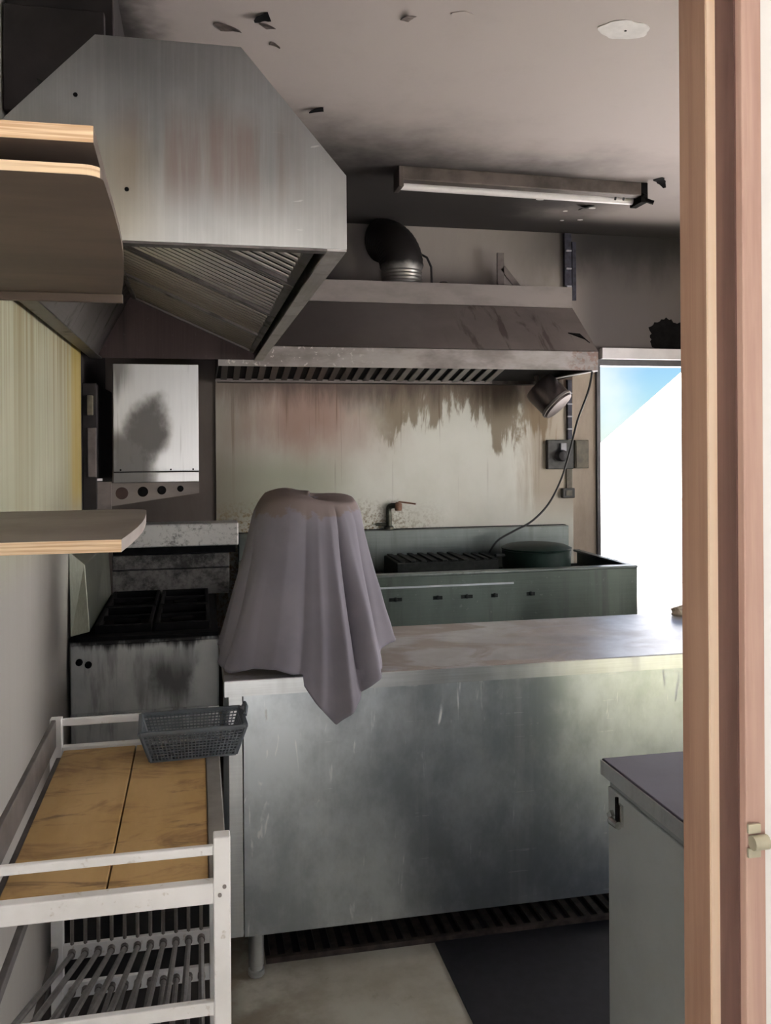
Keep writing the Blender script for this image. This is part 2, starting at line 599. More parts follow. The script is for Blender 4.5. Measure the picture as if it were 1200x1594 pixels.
# plywood shelf
n = N('ply_face')
a = n.noise((3, 9, 9), 5, 0.6)
M['ply_face'] = n.out(n.mix(n.step(a, 0.35, 0.65), (0.105, 0.076, 0.058), (0.145, 0.105, 0.08)), 0.6)
n = N('ply_top')
a = n.noise(5, 5, 0.6)
M['ply_top'] = n.out(n.mix(n.step(a, 0.35, 0.65), (0.30, 0.255, 0.23), (0.37, 0.325, 0.30)), 0.6)
n = N('ply_edge')
a = n.noise((4, 4, 260), 3, 0.7)
M['ply_edge'] = n.out(n.mix(n.step(a, 0.4, 0.6), (0.62, 0.40, 0.23), (0.86, 0.66, 0.44)), 0.55)

M['jamb'] = wood('wood_jamb', (0.27, 0.15, 0.105), (0.365, 0.225, 0.16), 0.5)
M['stop'] = wood('wood_stop_edge', (0.80, 0.585, 0.42), (0.88, 0.70, 0.53), 0.5)  # stop edge paler than the rest of the frame
M['rabbet'] = wood('wood_rabbet', (0.11, 0.055, 0.048), (0.17, 0.09, 0.078), 0.45)
M['casing'] = wood('wood_casing', (0.42, 0.255, 0.21), (0.55, 0.37, 0.305), 0.5)
M['white_trim'] = plain('white_trim_paint', (0.72, 0.66, 0.66), 0.6)
M['brass'] = plain('tarnished_brass', (0.50, 0.47, 0.36), 0.45, 0.6)

# trolley
n = N('trolley_enamel')
a = n.noise(6, 5, 0.6)
b = n.noise(40, 4, 0.6)
c = n.mix(n.step(a, 0.4, 0.7), (0.84, 0.84, 0.85), (0.72, 0.72, 0.72))
c = n.mix(n.mul(n.step(b, 0.62, 0.72), 0.5), c, (0.35, 0.29, 0.22))
M['enamel'] = n.out(c, 0.4)
M['enamel_dark'] = plain('trolley_grey_frame', (0.12, 0.108, 0.105), 0.5, 0.3, 0.3, 12)
n = N('yellow_board')
a = n.noise((9, 3, 3), 5, 0.65)
b = n.noise((4, 9, 4), 5, 0.7, (3, 1, 0), 1.0)
c = n.mix(n.step(a, 0.35, 0.65), (0.47, 0.30, 0.12), (0.56, 0.37, 0.165))
c = n.mix(n.mul(n.step(b, 0.50, 0.68), 0.75), c, (0.24, 0.125, 0.05))
d_ = n.noise((3, 14, 3), 5, 0.7, (0, 5, 0), 1.0)
c = n.mix(n.mul(n.step(d_, 0.55, 0.67), 0.7), c, (0.13, 0.07, 0.035))
M['board'] = n.out(c, 0.5)
M['side_strip'] = plain('trolley_side_strip', (0.24, 0.225, 0.21), 0.5, 0.2, 0.2, 12)
M['rod'] = plain('rack_rod_steel', (0.22, 0.20, 0.19), 0.4, 0.7, 0.2, 30)
M['basket'] = plain('grey_plastic', (0.085, 0.10, 0.115), 0.5, 0, 0.15, 30)

# cloth
n = N('grey_cloth')
a = n.noise(4, 5, 0.6)
wv = n.noise(300, 2, 0.5)
c = n.mix(n.step(a, 0.35, 0.65), (0.205, 0.193, 0.225), (0.245, 0.228, 0.262))
st = n.step(n.add(n.z, n.mul(n.sub(n.noise(9, 5, 0.6), 0.5), 0.26)), 1.322, 1.338)
c = n.mix(n.mul(st, 0.75), c, (0.215, 0.165, 0.145))
n.bump(wv, 0.12, 0.0006)
M['cloth'] = n.out(c, 0.9, 0, 0.15)

n = N('stove_front_steel')
a = n.noise((6, 6, 4), 5, 0.62)
fine = n.noise((120, 120, 3), 3, 0.7)
drp = n.noise((14, 14, 2.0), 5, 0.65)
c = n.mix(n.step(a, 0.35, 0.65), (0.36, 0.37, 0.37), (0.46, 0.465, 0.46))
blot_ = n.mul(n.band(n.add(n.x, n.mul(n.sub(a, .5), .25)), -0.19, -0.03, 0.04), n.band(n.add(n.z, n.mul(n.sub(drp, .5), .25)), 0.66, 0.79, 0.05))
c = n.mix(n.mul(blot_, 0.85), c, (0.05, 0.048, 0.05))
c = n.mix(n.mul(n.step(drp, 0.5, 0.66), 0.5), c, (0.10, 0.095, 0.095))
edge = n.step(n.add(n.z, n.mul(n.sub(drp, .5), .10)), 0.835, 0.865)
c = n.mix(edge, c, (0.02, 0.018, 0.018))
n.bump(fine, 0.05, 0.0006)
M['stove_steel'] = n.out(c, n.add(0.32, n.mul(a, 0.3)), 0.75)
M['burnt'] = plain('burnt_black', (0.005, 0.0045, 0.005), 0.8, 0, 0.5, 30, 0.12)
n = N('stove_riser')
a = n.noise(8, 5, 0.65)
b = n.noise(60, 4, 0.7)
c = n.mix(n.step(n.add(n.mul(a, 0.7), n.mul(b, 0.3)), 0.40, 0.60), (0.02, 0.018, 0.018), (0.16, 0.15, 0.145))
M['riser'] = n.out(c, 0.5, 0.35)
n = N('stove_ledge')
a = n.noise(6, 5, 0.65)
b = n.noise(75, 4, 0.7)
c = n.mix(n.step(n.add(n.mul(a, 0.4), n.mul(b, 0.6)), 0.34, 0.52), (0.15, 0.145, 0.14), (0.56, 0.55, 0.535))
M['ledge'] = n.out(c, 0.5, 0.35)
M['wing'] = steel('stove_wing_steel', (0.42, 0.44, 0.36), 0.34, 'z', (0.10, 0.09, 0.05), 0.6, 0.1, 11.0)
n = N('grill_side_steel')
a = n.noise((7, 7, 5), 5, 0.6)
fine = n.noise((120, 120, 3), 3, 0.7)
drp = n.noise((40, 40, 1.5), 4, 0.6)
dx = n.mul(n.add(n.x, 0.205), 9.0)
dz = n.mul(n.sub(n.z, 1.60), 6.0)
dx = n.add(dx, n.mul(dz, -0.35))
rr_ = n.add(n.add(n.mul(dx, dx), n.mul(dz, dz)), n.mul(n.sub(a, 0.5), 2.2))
refl_ = n.step(rr_, 1.1, 0.25)  # dark reflection painted into the panel colour
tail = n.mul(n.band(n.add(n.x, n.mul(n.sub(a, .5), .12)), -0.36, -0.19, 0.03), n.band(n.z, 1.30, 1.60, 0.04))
refl_ = n.mx(refl_, n.mul(tail, 0.9))
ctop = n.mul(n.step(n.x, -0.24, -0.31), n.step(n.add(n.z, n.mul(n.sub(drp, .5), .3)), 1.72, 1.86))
refl_ = n.mx(refl_, n.mul(ctop, 0.8))
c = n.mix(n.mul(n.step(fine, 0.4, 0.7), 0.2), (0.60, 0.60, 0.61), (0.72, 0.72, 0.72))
c = n.mix(n.mul(refl_, 0.85), c, (0.085, 0.078, 0.078))
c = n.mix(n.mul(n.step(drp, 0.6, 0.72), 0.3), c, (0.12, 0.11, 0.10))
M['sal_steel'] = n.out(c, n.mixf(refl_, 0.36, 0.6), n.mixf(refl_, 0.8, 0.2))
M['bracket'] = plain('bracket_metal', (0.17, 0.145, 0.14), 0.5, 0.4, 0.25, 14)
M['range_steel'] = steel('range_front_steel', (0.15, 0.175, 0.15), 0.36, 'x', (0.04, 0.04, 0.035), 0.6, 0.08, 13.0)
M['range_back'] = steel('range_back_steel', (0.25, 0.275, 0.26), 0.36, 'x', (0.05, 0.05, 0.045), 0.6, 0.08, 15.0)
M['iron'] = plain('cast_iron', (0.012, 0.014, 0.013), 0.7, 0.0, 0.4, 40, 0.2)
M['pan'] = plain('black_green_pan', (0.010, 0.024, 0.019), 0.5, 0.0, 0.3, 20, 0.25)
M['tap'] = plain('corroded_tap', (0.10, 0.10, 0.075), 0.5, 0.5, 0.3, 50)
M['rust'] = plain('rusty_handle', (0.25, 0.13, 0.085), 0.6, 0.3, 0.3, 50)
n = N('flex_duct')
a = n.noise((9, 9, 9), 4, 0.6)
zz = n.step(n.add(n.z, n.mul(n.sub(a, 0.5), 0.06)), 2.415, 2.475)  # lit lower ring painted bright, dark above it
M['duct'] = n.out(n.mix(zz, (0.50, 0.48, 0.46), (0.014, 0.011, 0.011)), n.mixf(zz, 0.35, 0.6), n.mixf(zz, 0.85, 0.2))
M['hole_rust'] = plain('hole_rust', (0.055, 0.028, 0.024), 0.7)
M['wire'] = plain('black_cable', (0.03, 0.028, 0.03), 0.5)
M['trunk'] = plain('dark_trunking', (0.035, 0.035, 0.055), 0.5, 0.2, 0.4, 30)
M['clip'] = plain('pale_clip', (0.42, 0.42, 0.46), 0.5)
M['sock'] = plain('sooty_socket', (0.055, 0.055, 0.05), 0.5, 0, 0.3, 30)
M['sock2'] = plain('olive_socket', (0.17, 0.15, 0.11), 0.55, 0, 0.25, 30)
M['canister'] = steel('smoked_canister', (0.14, 0.115, 0.112), 0.35, 'z', (0.06, 0.045, 0.04), 0.6, 0.0, 17.0)
M['fitting'] = plain('smoked_fitting', (0.115, 0.093, 0.083), 0.5, 0.2, 0.4, 8)
M['lamp_tube'] = plain('unlit_tube_glass', (0.82, 0.78, 0.77), 0.25, 0, 0.08, 10)
M['plaster'] = plain('bare_plaster', (0.76, 0.73, 0.72), 0.8, 0, 0.08, 20)
M['flake'] = plain('peeling_paint', (0.20, 0.16, 0.145), 0.8, 0, 0.5, 30)
M['crumb'] = plain('crumpled_paper', (0.55, 0.47, 0.36), 0.8, 0, 0.25, 20)
M['alu'] = plain('white_aluminium', (0.86, 0.83, 0.85), 0.4, 0.1, 0.06, 8)
M['dark_alu'] = plain('dark_rail', (0.09, 0.085, 0.09), 0.4, 0.3)
M['ground'] = plain('dry_grass_yard', (0.61, 0.59, 0.575), 0.9, 0, 0.12, 1.5)
M['lawn'] = plain('lawn_grass', (0.48, 0.46, 0.20), 0.9, 0, 0.2, 6)
M['cabin'] = plain('white_boards', (0.82, 0.82, 0.82), 0.6, 0, 0.03, 3)
M['cabtop'] = plain('cabinet_top', (0.060, 0.050, 0.075), 0.55, 0.0, 0.15, 6)
M['chrome'] = plain('worn_chrome', (0.55, 0.55, 0.53), 0.25, 0.9, 0.2, 40)
g = N('window_glass')
g.bs.inputs['Transmission Weight'].default_value = 1.0
g.bs.inputs['IOR'].default_value = 1.02
M['glass'] = g.out((0.98, 1.0, 0.98), 0.0)

# ================================================================== structure
XL, XR, YN0, YN1, YB, ZC = -0.46, 3.35, 0.863, 0.96, 4.65, 2.73

tag(B(XL - .1, XR + .1, 0.80, YB + .15, -.10, 0).build('floor', M['floor']), 'cream vinyl floor, stained beside the counter leg', kind='structure')
ceil = tag(B(XL - .1, XR + .1, 0.80, YB + .15, ZC, ZC + .12).build('ceiling', M['ceiling']), 'pinkish cream ceiling blackened by soot towards the back', kind='structure')
wl = tag(B(XL - .12, XL, 0.863, YB + .15, 0, ZC).build('wall_left', M['left_wall']), 'pale left wall behind shelves and trolley', kind='structure')
B(XL, -0.447, 1.3, 3.62, 0, 1.935).build('wall_sheet', M['left_sheet'], wl)['label'] = 'yellow-streaked greasy sheet on the left wall'
B(XL, -0.455, 3.62, YB, 0, ZC).build('soot_panel', M['soot_wall'], wl)['label'] = 'blackened strip of wall behind the grill'

DX0, DX1, DZ = 2.235, 3.15, 2.07        # back door opening
wb = MB()
wb.box(XL, DX0, YB, YB + .15, 0, ZC).box(DX1, XR + .1, YB, YB + .15, 0, ZC).box(DX0, DX1, YB, YB + .15, DZ, ZC)
wb = tag(wb.build('wall_back', M['back_wall']), 'smoke-stained back wall behind the hood', kind='structure')
B(0.09, 2.07, 4.638, YB, 0.6, 1.93).build('splash_sheet', M['splash'], wb, 0.001)['label'] = 'grease-stained splash sheet behind the range'
# soot blot above the door
blot = MB()
pts = []
rb = random.Random(12)
for k in range(60):
    t = 2 * math.pi * k / 60
    r = 0.12 * (1 + 0.10 * math.sin(3 * t + 1) + 0.06 * math.sin(8 * t) + rb.uniform(-.06, .06))
    pts.append((2.69 + 1.2 * r * math.cos(t), YB - .003, max(2.083, 2.14 + 1.0 * r * math.sin(t))))
blot.prism(pts, (0, .003, 0)).build('soot_blot', M['burnt'], wb)

SY0_, SY1_, SZ0_, SZ1_ = 1.3, 3.3, .95, 2.15
wr = MB().box(XR, XR + .12, 0.863, SY0_, 0, ZC).box(XR, XR + .12, SY1_, YB + .15, 0, ZC)
wr.box(XR, XR + .12, SY0_, SY1_, 0, SZ0_).box(XR, XR + .12, SY0_, SY1_, SZ1_, ZC)
tag(wr.build('wall_right', M['right_wall']), 'cream right wall out of view', kind='structure')

# near wall with doorway (we look through it) and a window further right
JX0, JX1, JZ = -0.36, 0.566, 2.12
WX0, WX1, WZ0, WZ1 = 1.85, 2.65, 0.04, 2.08
nw = MB()
nw.box(XL - .12, JX0 - .045, YN0, YN1, 0, ZC)
nw.box(JX0 - .045, 0.6025, YN0, YN1, JZ + .045, ZC)
nw.box(0.6025, WX0, YN0 - .008, YN1, 0, ZC)
nw.box(WX1, XR + .12, YN0, YN1, 0, ZC)
nw.box(WX0, WX1, YN0, YN1, 0, WZ0).box(WX0, WX1, YN0, YN1, WZ1, ZC)
tag(nw.build('wall_front', M['white_wall']), 'white wall around the doorway we look through', kind='structure')

# near door frame: rabbeted wooden frame
df = thing('door_1', (0.59, 0.91, 0), 'brown wooden door frame in the foreground at the right', None)
df['kind'] = 'structure'
B(0.566, 0.613, 0.902, 0.958, 0, JZ).build('jamb', M['jamb'], df, .0015)
B(0.566, 0.5765, 0.8985, 0.902, 0, JZ).build('stop_edge', M['stop'], df)['label'] = 'pale edge of the door stop'
B(0.5765, 0.582, 0.863, 0.902, 0, JZ).build('rabbet', M['rabbet'], df)['label'] = 'dark red-brown rabbet of the frame'
B(0.5785, 0.6025, 0.852, 0.902, 0, JZ).build('casing', M['casing'], df, .0015)['label'] = 'pinkish brown front face of the frame'
B(JX0 - .045, JX0, 0.863, 0.972, 0, JZ).build('jamb', M['jamb'], df, .0015)
B(JX0 - .045, 0.613, 0.863, 0.972, JZ, JZ + .045).build('head', M['jamb'], df, .0015)
# bolt keeper screwed to the frame
ZK = 1.12
k = MB()
k.box(0.578, 0.593, 0.8465, 0.850, ZK + .006, ZK + .016)
k.box(0.578, 0.593, 0.8465, 0.850, ZK - .020, ZK - .010)
kp = k.build('bolt_keeper', M['brass'], df, .0006)
kp['label'] = 'tarnished metal bolt keeper on the frame'
MB().tube([(0.581, .845, ZK - .003), (0.599, .845, ZK - .003)], 0.0078, 14).build('barrel', M['brass'], kp, smooth=True)

# glazed garden door in the near wall, right of the view
gd = MB()
gd.box(WX0, WX1, .88, .94, WZ0, WZ0 + .05).box(WX0, WX1, .88, .94, WZ1 - .05, WZ1)
gd.box(WX0, WX0 + .04, .88, .94, WZ0 + .05, WZ1 - .05).box(WX1 - .05, WX1, .88, .94, WZ0 + .05, WZ1 - .05).box(2.08, 2.21, .88, .94, WZ0 + .05, WZ1 - .05)
tag(gd.build('door_3', M['white_trim']), 'glazed garden door in the wall behind the viewer', kind='structure')
wf = MB()
wf.box(XR + .02, XR + .08, SY0_, SY1_, SZ0_, SZ0_ + .05).box(XR + .02, XR + .08, SY0_, SY1_, SZ1_ - .05, SZ1_)
wf.box(XR + .02, XR + .08, SY0_, SY0_ + .05, SZ0_ + .05, SZ1_ - .05).box(XR + .02, XR + .08, SY1_ - .05, SY1_, SZ0_ + .05, SZ1_ - .05).box(XR + .02, XR + .08, 2.28, 2.32, SZ0_ + .05, SZ1_ - .05)
tag(wf.build('window_2', M['white_trim']), 'white framed window in the right wall, out of view', kind='structure')
# unseen porch added to dim the doorway light: side walls, roof, floor, open at the end
pw = MB()
pw.box(-1.15, -1.05, -2.3, YN0, -.1, 2.45).box(1.25, 1.35, -2.3, YN0, -.1, 2.45)
pw.box(-1.05, -.35, -2.3, -2.2, -.1, 2.45).box(.65, 1.25, -2.3, -2.2, -.1, 2.45).box(-.35, .65, -2.3, -2.2, 2.05, 2.45)
tag(pw.build('wall_shade_porch', M['white_wall']), 'added white porch walls behind the viewer, unseen, dimming the doorway', kind='structure')
tag(B(-1.15, 1.35, -2.3, YN0, 2.45, 2.55).build('ceiling_shade_porch', M['white_wall']), 'added porch ceiling behind the viewer, unseen, dimming the doorway', kind='structure')
tag(B(-1.05, 1.25, -2.3, .80, -.12, -.02).build('floor_shade_porch', M['floor']), 'floor of the added unseen porch under the viewer', kind='structure')

# back door frame
bd = thing('door_2', (2.7, 4.65, 0), 'open back doorway with white head rail, bright daylight outside', None)
bd['kind'] = 'structure'
B(DX0, DX1, 4.60, 4.66, 2.02, DZ + .012).build('head_rail', M['alu'], bd, .002)['label'] = 'white head rail over the back doorway'
B(DX0, DX1, 4.64, 4.72, 1.985, 2.02).build('track', M['dark_alu'], bd, .001)['label'] = 'dark door track'
B(DX0 - .022, DX0, 4.63, 4.79, 0, 2.02).build('side_frame', M['dark_alu'], bd, .002)
B(DX1, DX1 + .03, 4.63, 4.79, 0, 2.02).build('side_frame', M['alu'], bd, .002)
B(DX0, DX1, 4.65, 4.80, -.01, .02).build('threshold', M['dark_alu'], bd, .002)

# outdoors
tag(B(-25, 40, -25, 60, -.35, -.12).build('ground', M['ground']), 'pale sunlit yard outside', kind='structure')
tag(B(1.6, 5.0, -3.2, .6, -.12, -.10).build('lawn', M['lawn']), 'sunlit yellow-green lawn beside the kitchen', kind='structure')
tag(B(8.0, 8.3, -4, 6.5, -.12, 4.2).build('wall_bounce', M['cabin']), 'tall white wall added out of view to bounce sun into the kitchen', kind='structure')  # added unseen wall, reflects sunlight through the side window
ab = thing('cabin', (8, 9.4, -.12), 'white steep-roofed cabin outside the open back door', 'building')
# A-frame gable facing the kitchen
GX0, GX1, GZ, GY = 3.40, 12.6, 3.58, 8.0
MB().prism([(GX0, GY + .03, -.12), (GX1, GY + .03, -.12), ((GX0 + GX1) / 2, GY + .03, GZ)], (0, 2.8, 0)).build('gable', M['cabin'], ab)
nb = 14
src = None
for i in range(nb):
    z0 = -.12 + (GZ + .12) * i / nb
    z1 = -.12 + (GZ + .12) * (i + 1) / nb - .012
    f0, f1 = (z0 + .12) / (GZ + .12), (z1 + .12) / (GZ + .12)
    h = (GX1 - GX0) / 2
    MB().prism([(GX0 + h * f0, GY, z0), (GX1 - h * f0, GY, z0), (GX1 - h * f1, GY, z1), (GX0 + h * f1, GY, z1)], (0, .03, 0)).build('board', M['cabin'], ab)
mid = (GX0 + GX1) / 2
for s in (0, 1):
    a = (GX0 - .12, -.20) if s == 0 else (GX1 + .12, -.20)
    d = Vector((mid - a[0], 0, GZ - a[1])).normalized()
    nrm = Vector((-d.z, 0, d.x)) * (1 if s == 0 else -1)
    p = [Vector((a[0], GY - .15, a[1])), Vector((mid, GY - .15, GZ + .02))]
    MB().prism([p[0], p[1], p[1] + nrm * .08, p[0] + nrm * .08], (0, 3.15, 0)).build('roof_slope', M['cabin'], ab)

# ------------------------------------------------------------------ floor mat and drain
tag(B(0.708, 2.2, 1.2, 2.635, 0.0, 0.006).build('floor_mat', M['mat'], bevel=.001), 'black rubber mat on the cream floor below the counter', 'mat')
dr = thing('drain_grate', (1.3, 2.78, 0), 'long rusty ribbed drain grate along the floor under the counter', 'grate')
B(0.19, 2.3, 2.645, 2.95, 0.0, 0.003).build('pit', M['pit'], dr)
B(0.19, 2.3, 2.64, 2.656, 0.0, 0.016).build('edge_bar', M['grate'], dr)
B(0.19, 2.3, 2.94, 2.956, 0.0, 0.016).build('edge_bar', M['grate'], dr)
src = B(-.011, .011, -.142, .142, 0, .014)
first = None
x = 0.215
while x < 2.29:
    if first is None:
        me = bpy.data.meshes.new('grate_bar')
        me.from_pydata(src.v, [], src.f)
        fix_normals(me)
        me.materials.append(M['grate'])
        first = bpy.data.objects.new('grate_bar', me)
        col.objects.link(first)
        first.parent = dr
        first.location = Vector((x, 2.798, .002)) - dr.location
    else:
        piece('grate_bar', first, (x, 2.798, .002), dr)
    x += 0.046

# ================================================================== left hood
YH0, YH1 = 1.61, 3.80
prof = [(-.43, 1.91), (-.43, 2.0), (-.172, 2.268), (.08, 2.268), (.272, 2.046), (.272, 1.91)]
hd = thing('extractor_hood', (-.08, 2.7, 1.91), 'large steel extractor hood hanging over the stove, its end panel facing us', 'hood')
MB().prism([(x, YH0, z) for x, z in prof], (0, .004, 0)).build('end_panel', M['hood_end'], hd)['label'] = 'pale brushed steel end panel with brown heat veil'
MB().prism([(x, YH1 - .004, z) for x, z in prof], (0, .004, 0)).build('end_panel', M['hood_far'], hd)


def sheet(p, q, y0, y1, t=.003):
    """thin sheet along profile edge p-q"""
    d = Vector((q[0] - p[0], 0, q[1] - p[1])).normalized()
    nn = Vector((d.z, 0, -d.x)) * t
    a, b = Vector((p[0], y0, p[1])), Vector((q[0], y0, q[1]))
    return MB().prism([a, b, b + nn, a + nn], (0, y1 - y0, 0))


for nm, i, mt in (('wall_side_lip', 0, 'hood_in'), ('rear_slope', 1, 'hood_in'), ('top_panel', 2, 'hood_end'), ('front_slope', 3, 'hood_end'), ('front_lip', 4, 'hood_lip')):
    sheet(prof[i], prof[i + 1], YH0 + .004, YH1 - .004).build(nm, M[mt], hd)
B(.236, .272, YH0 + .004, YH1 - .004, 1.906, 1.911).build('lip_flange', M['hood_lip'], hd)['label'] = 'pale folded flange under the hood lip'
B(-.43, -.385, YH0 + .004, YH1 - .004, 1.906, 1.911).build('lip_flange', M['hood_in'], hd)
B(-.13, .236, YH0 + .004, YH0 + .03, 1.906, 1.911).build('lip_flange', M['hood_in'], hd)
# dark liner behind the filters, inner back panel
MB().hexa([(-.27, YH0 + .01, 2.185), (.236, YH0 + .01, 1.965), (.236, YH1 - .01, 1.965), (-.27, YH1 - .01, 2.185)],
          [(-.27, YH0 + .01, 2.188), (.236, YH0 + .01, 1.968), (.236, YH1 - .01, 1.968), (-.27, YH1 - .01, 2.188)]).build('liner', M['pit'], hd)
MB().hexa([(-.40, YH0 + .01, 1.92), (-.27, YH0 + .01, 2.17), (-.27, YH1 - .01, 2.17), (-.40, YH1 - .01, 1.92)],
          [(-.403, YH0 + .01, 1.92), (-.273, YH0 + .01, 2.17), (-.273, YH1 - .01, 2.17), (-.403, YH1 - .01, 1.92)]).build('inner_back', M['hood_in'], hd)
# four baffle filters, slats running up the slope
xa, za, xb, zb = .232, 1.935, -.262, 2.155
slen = math.hypot(xb - xa, zb - za)
ang = math.atan2(zb - za, xb - xa)
nf = 4
fl = (YH1 - YH0 - .04) / nf
slat_me = None
for i in range(nf):
    y0 = YH0 + .02 + i * fl
    y1 = y0 + fl - .01
    fr = MB()
    for (ya, yb) in ((y0, y0 + .016), (y1 - .016, y1)):
        fr.hexa([(xa, ya, za), (xa, yb, za), (xb, yb, zb), (xb, ya, zb)], [(xa, ya, za + .02), (xa, yb, za + .02), (xb, yb, zb + .02), (xb, ya, zb + .02)])
    for t in (0.0, 0.965):
        p = (xa + (xb - xa) * t, za + (zb - za) * t)
        q = (xa + (xb - xa) * (t + .035), za + (zb - za) * (t + .035))
        fr.hexa([(p[0], y0 + .016, p[1]), (p[0], y1 - .016, p[1]), (q[0], y1 - .016, q[1]), (q[0], y0 + .016, q[1])],
                [(p[0], y0 + .016, p[1] + .018), (p[0], y1 - .016, p[1] + .018), (q[0], y1 - .016, q[1] + .018), (q[0], y0 + .016, q[1] + .018)])
    fo = fr.build('grease_filter', M['hood_in'], hd)
    ns = 10
    pitch = (y1 - y0 - .032) / ns
    for j in range(ns):
        yc = y0 + .016 + pitch * (j + .5)
        ctr = ((xa + xb) / 2, yc, (za + zb) / 2 + .006)
        if slat_me is None:
            mb = MB()
            L = slen * .93 / 2
            hw = .0105
            # half-round channel
            cs = [(hw * math.cos(R(q)), .004 - .005 * math.sin(R(q))) for q in (0, 30, 60, 90, 120, 150, 180)]
            mb.prism([(-L, a_, b_) for a_, b_ in cs], (2 * L, 0, 0))
            me = bpy.data.meshes.new('baffle')
            me.from_pydata(mb.v, [], mb.f)
            fix_normals(me)
            me.materials.append(M['baffle'])
            slat_me = me
        o = bpy.data.objects.new('baffle', slat_me)
        col.objects.link(o)
        o.parent = fo
        o.location = Vector(ctr) - wloc(fo)
        o.rotation_euler = (0, -(ang - math.pi), 0)
# rod hangers to the ceiling
for (x, y) in ((-.12, 2.8), (.03, 2.8), (-.12, 3.6), (.03, 3.6)):
    MB().tube([(x, y, 2.266), (x, y, ZC + .005)], .005, 8).build('hanger_rod', M['rod'], hd)
# small screw holes on the end panel
for (x, z) in ((-.225, 2.075), (-.205, 2.16), (-.12, 2.0)):
    MB().lathe((x, YH0 - .001, z), [(.004, 0), (.004, .002)], 10, (0, 1, 0)).build('screw', M['burnt'], hd)
# dark duct box behind, up in the corner
db = thing('duct_box', (-.30, 3.1, 2.27), 'dark sooty duct box above the left hood near the ceiling', 'duct')
B(-.455, -.20, 2.3, 3.3, 2.29, ZC).build('casing', M['soot_wall'], db, .004)
B(-.455, -.22, 2.27, 2.30, 2.36, 2.62).build('end_flange', M['soot_wall'], db, .003)

# ================================================================== back hood
bh = thing('extractor_hood', (1.0, 4.3, 1.9), 'long smoke-darkened extractor hood on the back wall above the range', 'hood')
HX0, HX1 = .09, 1.905
B(HX0, HX1, 3.97, 3.973, 1.898, 1.992).build('front_lip', M['hood_lip2'], bh)['label'] = 'grey hood lip with pale flaking specks'
MB().hexa([(HX0, 3.97, 1.992), (HX1, 3.97, 1.992), (HX1, 4.27, 2.25), (HX0, 4.27, 2.25)],
          [(HX0, 3.97, 1.989), (HX1, 3.97, 1.989), (HX1, 4.27, 2.247), (HX0, 4.27, 2.247)]).build('front_slope', M['hood_smoked'], bh)
B(HX0, HX1 - .005, 4.255, 4.268, 2.245, 2.352).build('fascia', M['hood_fascia'], bh, .001)
B(HX0, HX1 - .005, 4.268, 4.64, 2.34, 2.352).build('top_panel', M['hood_smoked'], bh)
for xx, mt in ((HX0, 'hood_in'), (HX1 - .003, 'hood_smoked')):
    MB().prism([(xx, 3.973, 1.9), (xx, 4.637, 1.878), (xx, 4.637, 2.34), (xx, 4.268, 2.34), (xx, 4.268, 2.24), (xx, 3.973, 1.985)], (.003, 0, 0)).build('end_panel', M[mt], bh)
B(HX1 - .03, HX1, 3.973, 4.637, 1.893, 1.898).build('end_flange', M['alu'], bh)['label'] = 'bright flange under the right end'
B(HX0, 1.56, 4.54, 4.555, 1.868, 1.884).build('grease_gutter', M['hood_fascia'], bh)
B(HX0 + .01, HX1 - .01, 4.555, 4.637, 1.868, 1.90).build('rear_panel', M['dark_filter'], bh)
MB().hexa([(HX0, 4.56, 1.885), (HX1 - .01, 4.56, 1.885), (HX1 - .01, 4.02, 2.0), (HX0, 4.02, 2.0)],
          [(HX0, 4.56, 1.888), (HX1 - .01, 4.56, 1.888), (HX1 - .01, 4.02, 2.003), (HX0, 4.02, 2.003)]).build('filter_back', M['pit'], bh)
sl2 = None
x = HX0 + .04
while x < 1.56:
    if sl2 is None:
        mb = MB()
        mb.hexa([(-.015, 4.55, 1.874), (.015, 4.55, 1.874), (.015, 4.02, 1.988), (-.015, 4.02, 1.988)],
                [(-.015, 4.55, 1.880), (.015, 4.55, 1.880), (.015, 4.02, 1.994), (-.015, 4.02, 1.994)])
        me = bpy.data.meshes.new('baffle')
        me.from_pydata([(a, b - 4.3, c - 1.9) for a, b, c in mb.v], [], mb.f)
        fix_normals(me)
        me.materials.append(M['baffle2'])
        sl2 = me
    o = bpy.data.objects.new('baffle', sl2)
    col.objects.link(o)
    o.parent = bh
    o.location = (x - 1.0, 0, 0)
    x += .061
# scorched tear at the right end of the slope
MB().hexa([(1.80, 4.085, 2.091), (1.87, 4.045, 2.057), (1.885, 4.02, 2.036), (1.86, 4.08, 2.087)],
          [(1.80, 4.083, 2.094), (1.87, 4.043, 2.060), (1.885, 4.018, 2.039), (1.86, 4.078, 2.090)]).build('burnt_scar', M['burnt'], bh)

# flexible duct elbow on the hood
pth, rad = [], []
for i in range(40):
    t = i / 39
    if t < .3:
        p = Vector((1.035, 4.43, 2.352 + t / .3 * .10))
    else:
        a = (t - .3) / .7 * R(85)
        rr = .17
        dirv = Vector((-.55, .84, 0))
        p = Vector((1.035, 4.43, 2.452)) + dirv * rr * (1 - math.cos(a)) + Vector((0, 0, rr * math.sin(a)))
    pth.append(p)
    rad.append((.103 if t < .3 else .112) + (.002 if i % 2 else -.0015))
dc = tag(MB().tube(pth, rad, 26).build('duct_elbow', M['duct'], smooth=True, origin=(1.035, 4.43, 2.352)), 'round sooty duct elbow with lit foot painted bright, standing on the back hood', 'duct')
tag(MB().tube([(1.13, 4.42, 2.53), (1.165, 4.41, 2.51), (1.185, 4.40, 2.46), (1.187, 4.40, 2.40), (1.187, 4.40, 2.351)], .006, 8).build('duct_cable', M['wire'], smooth=True, origin=(1.187, 4.4, 2.352)), 'short black cable curving down beside the duct elbow', 'cable')
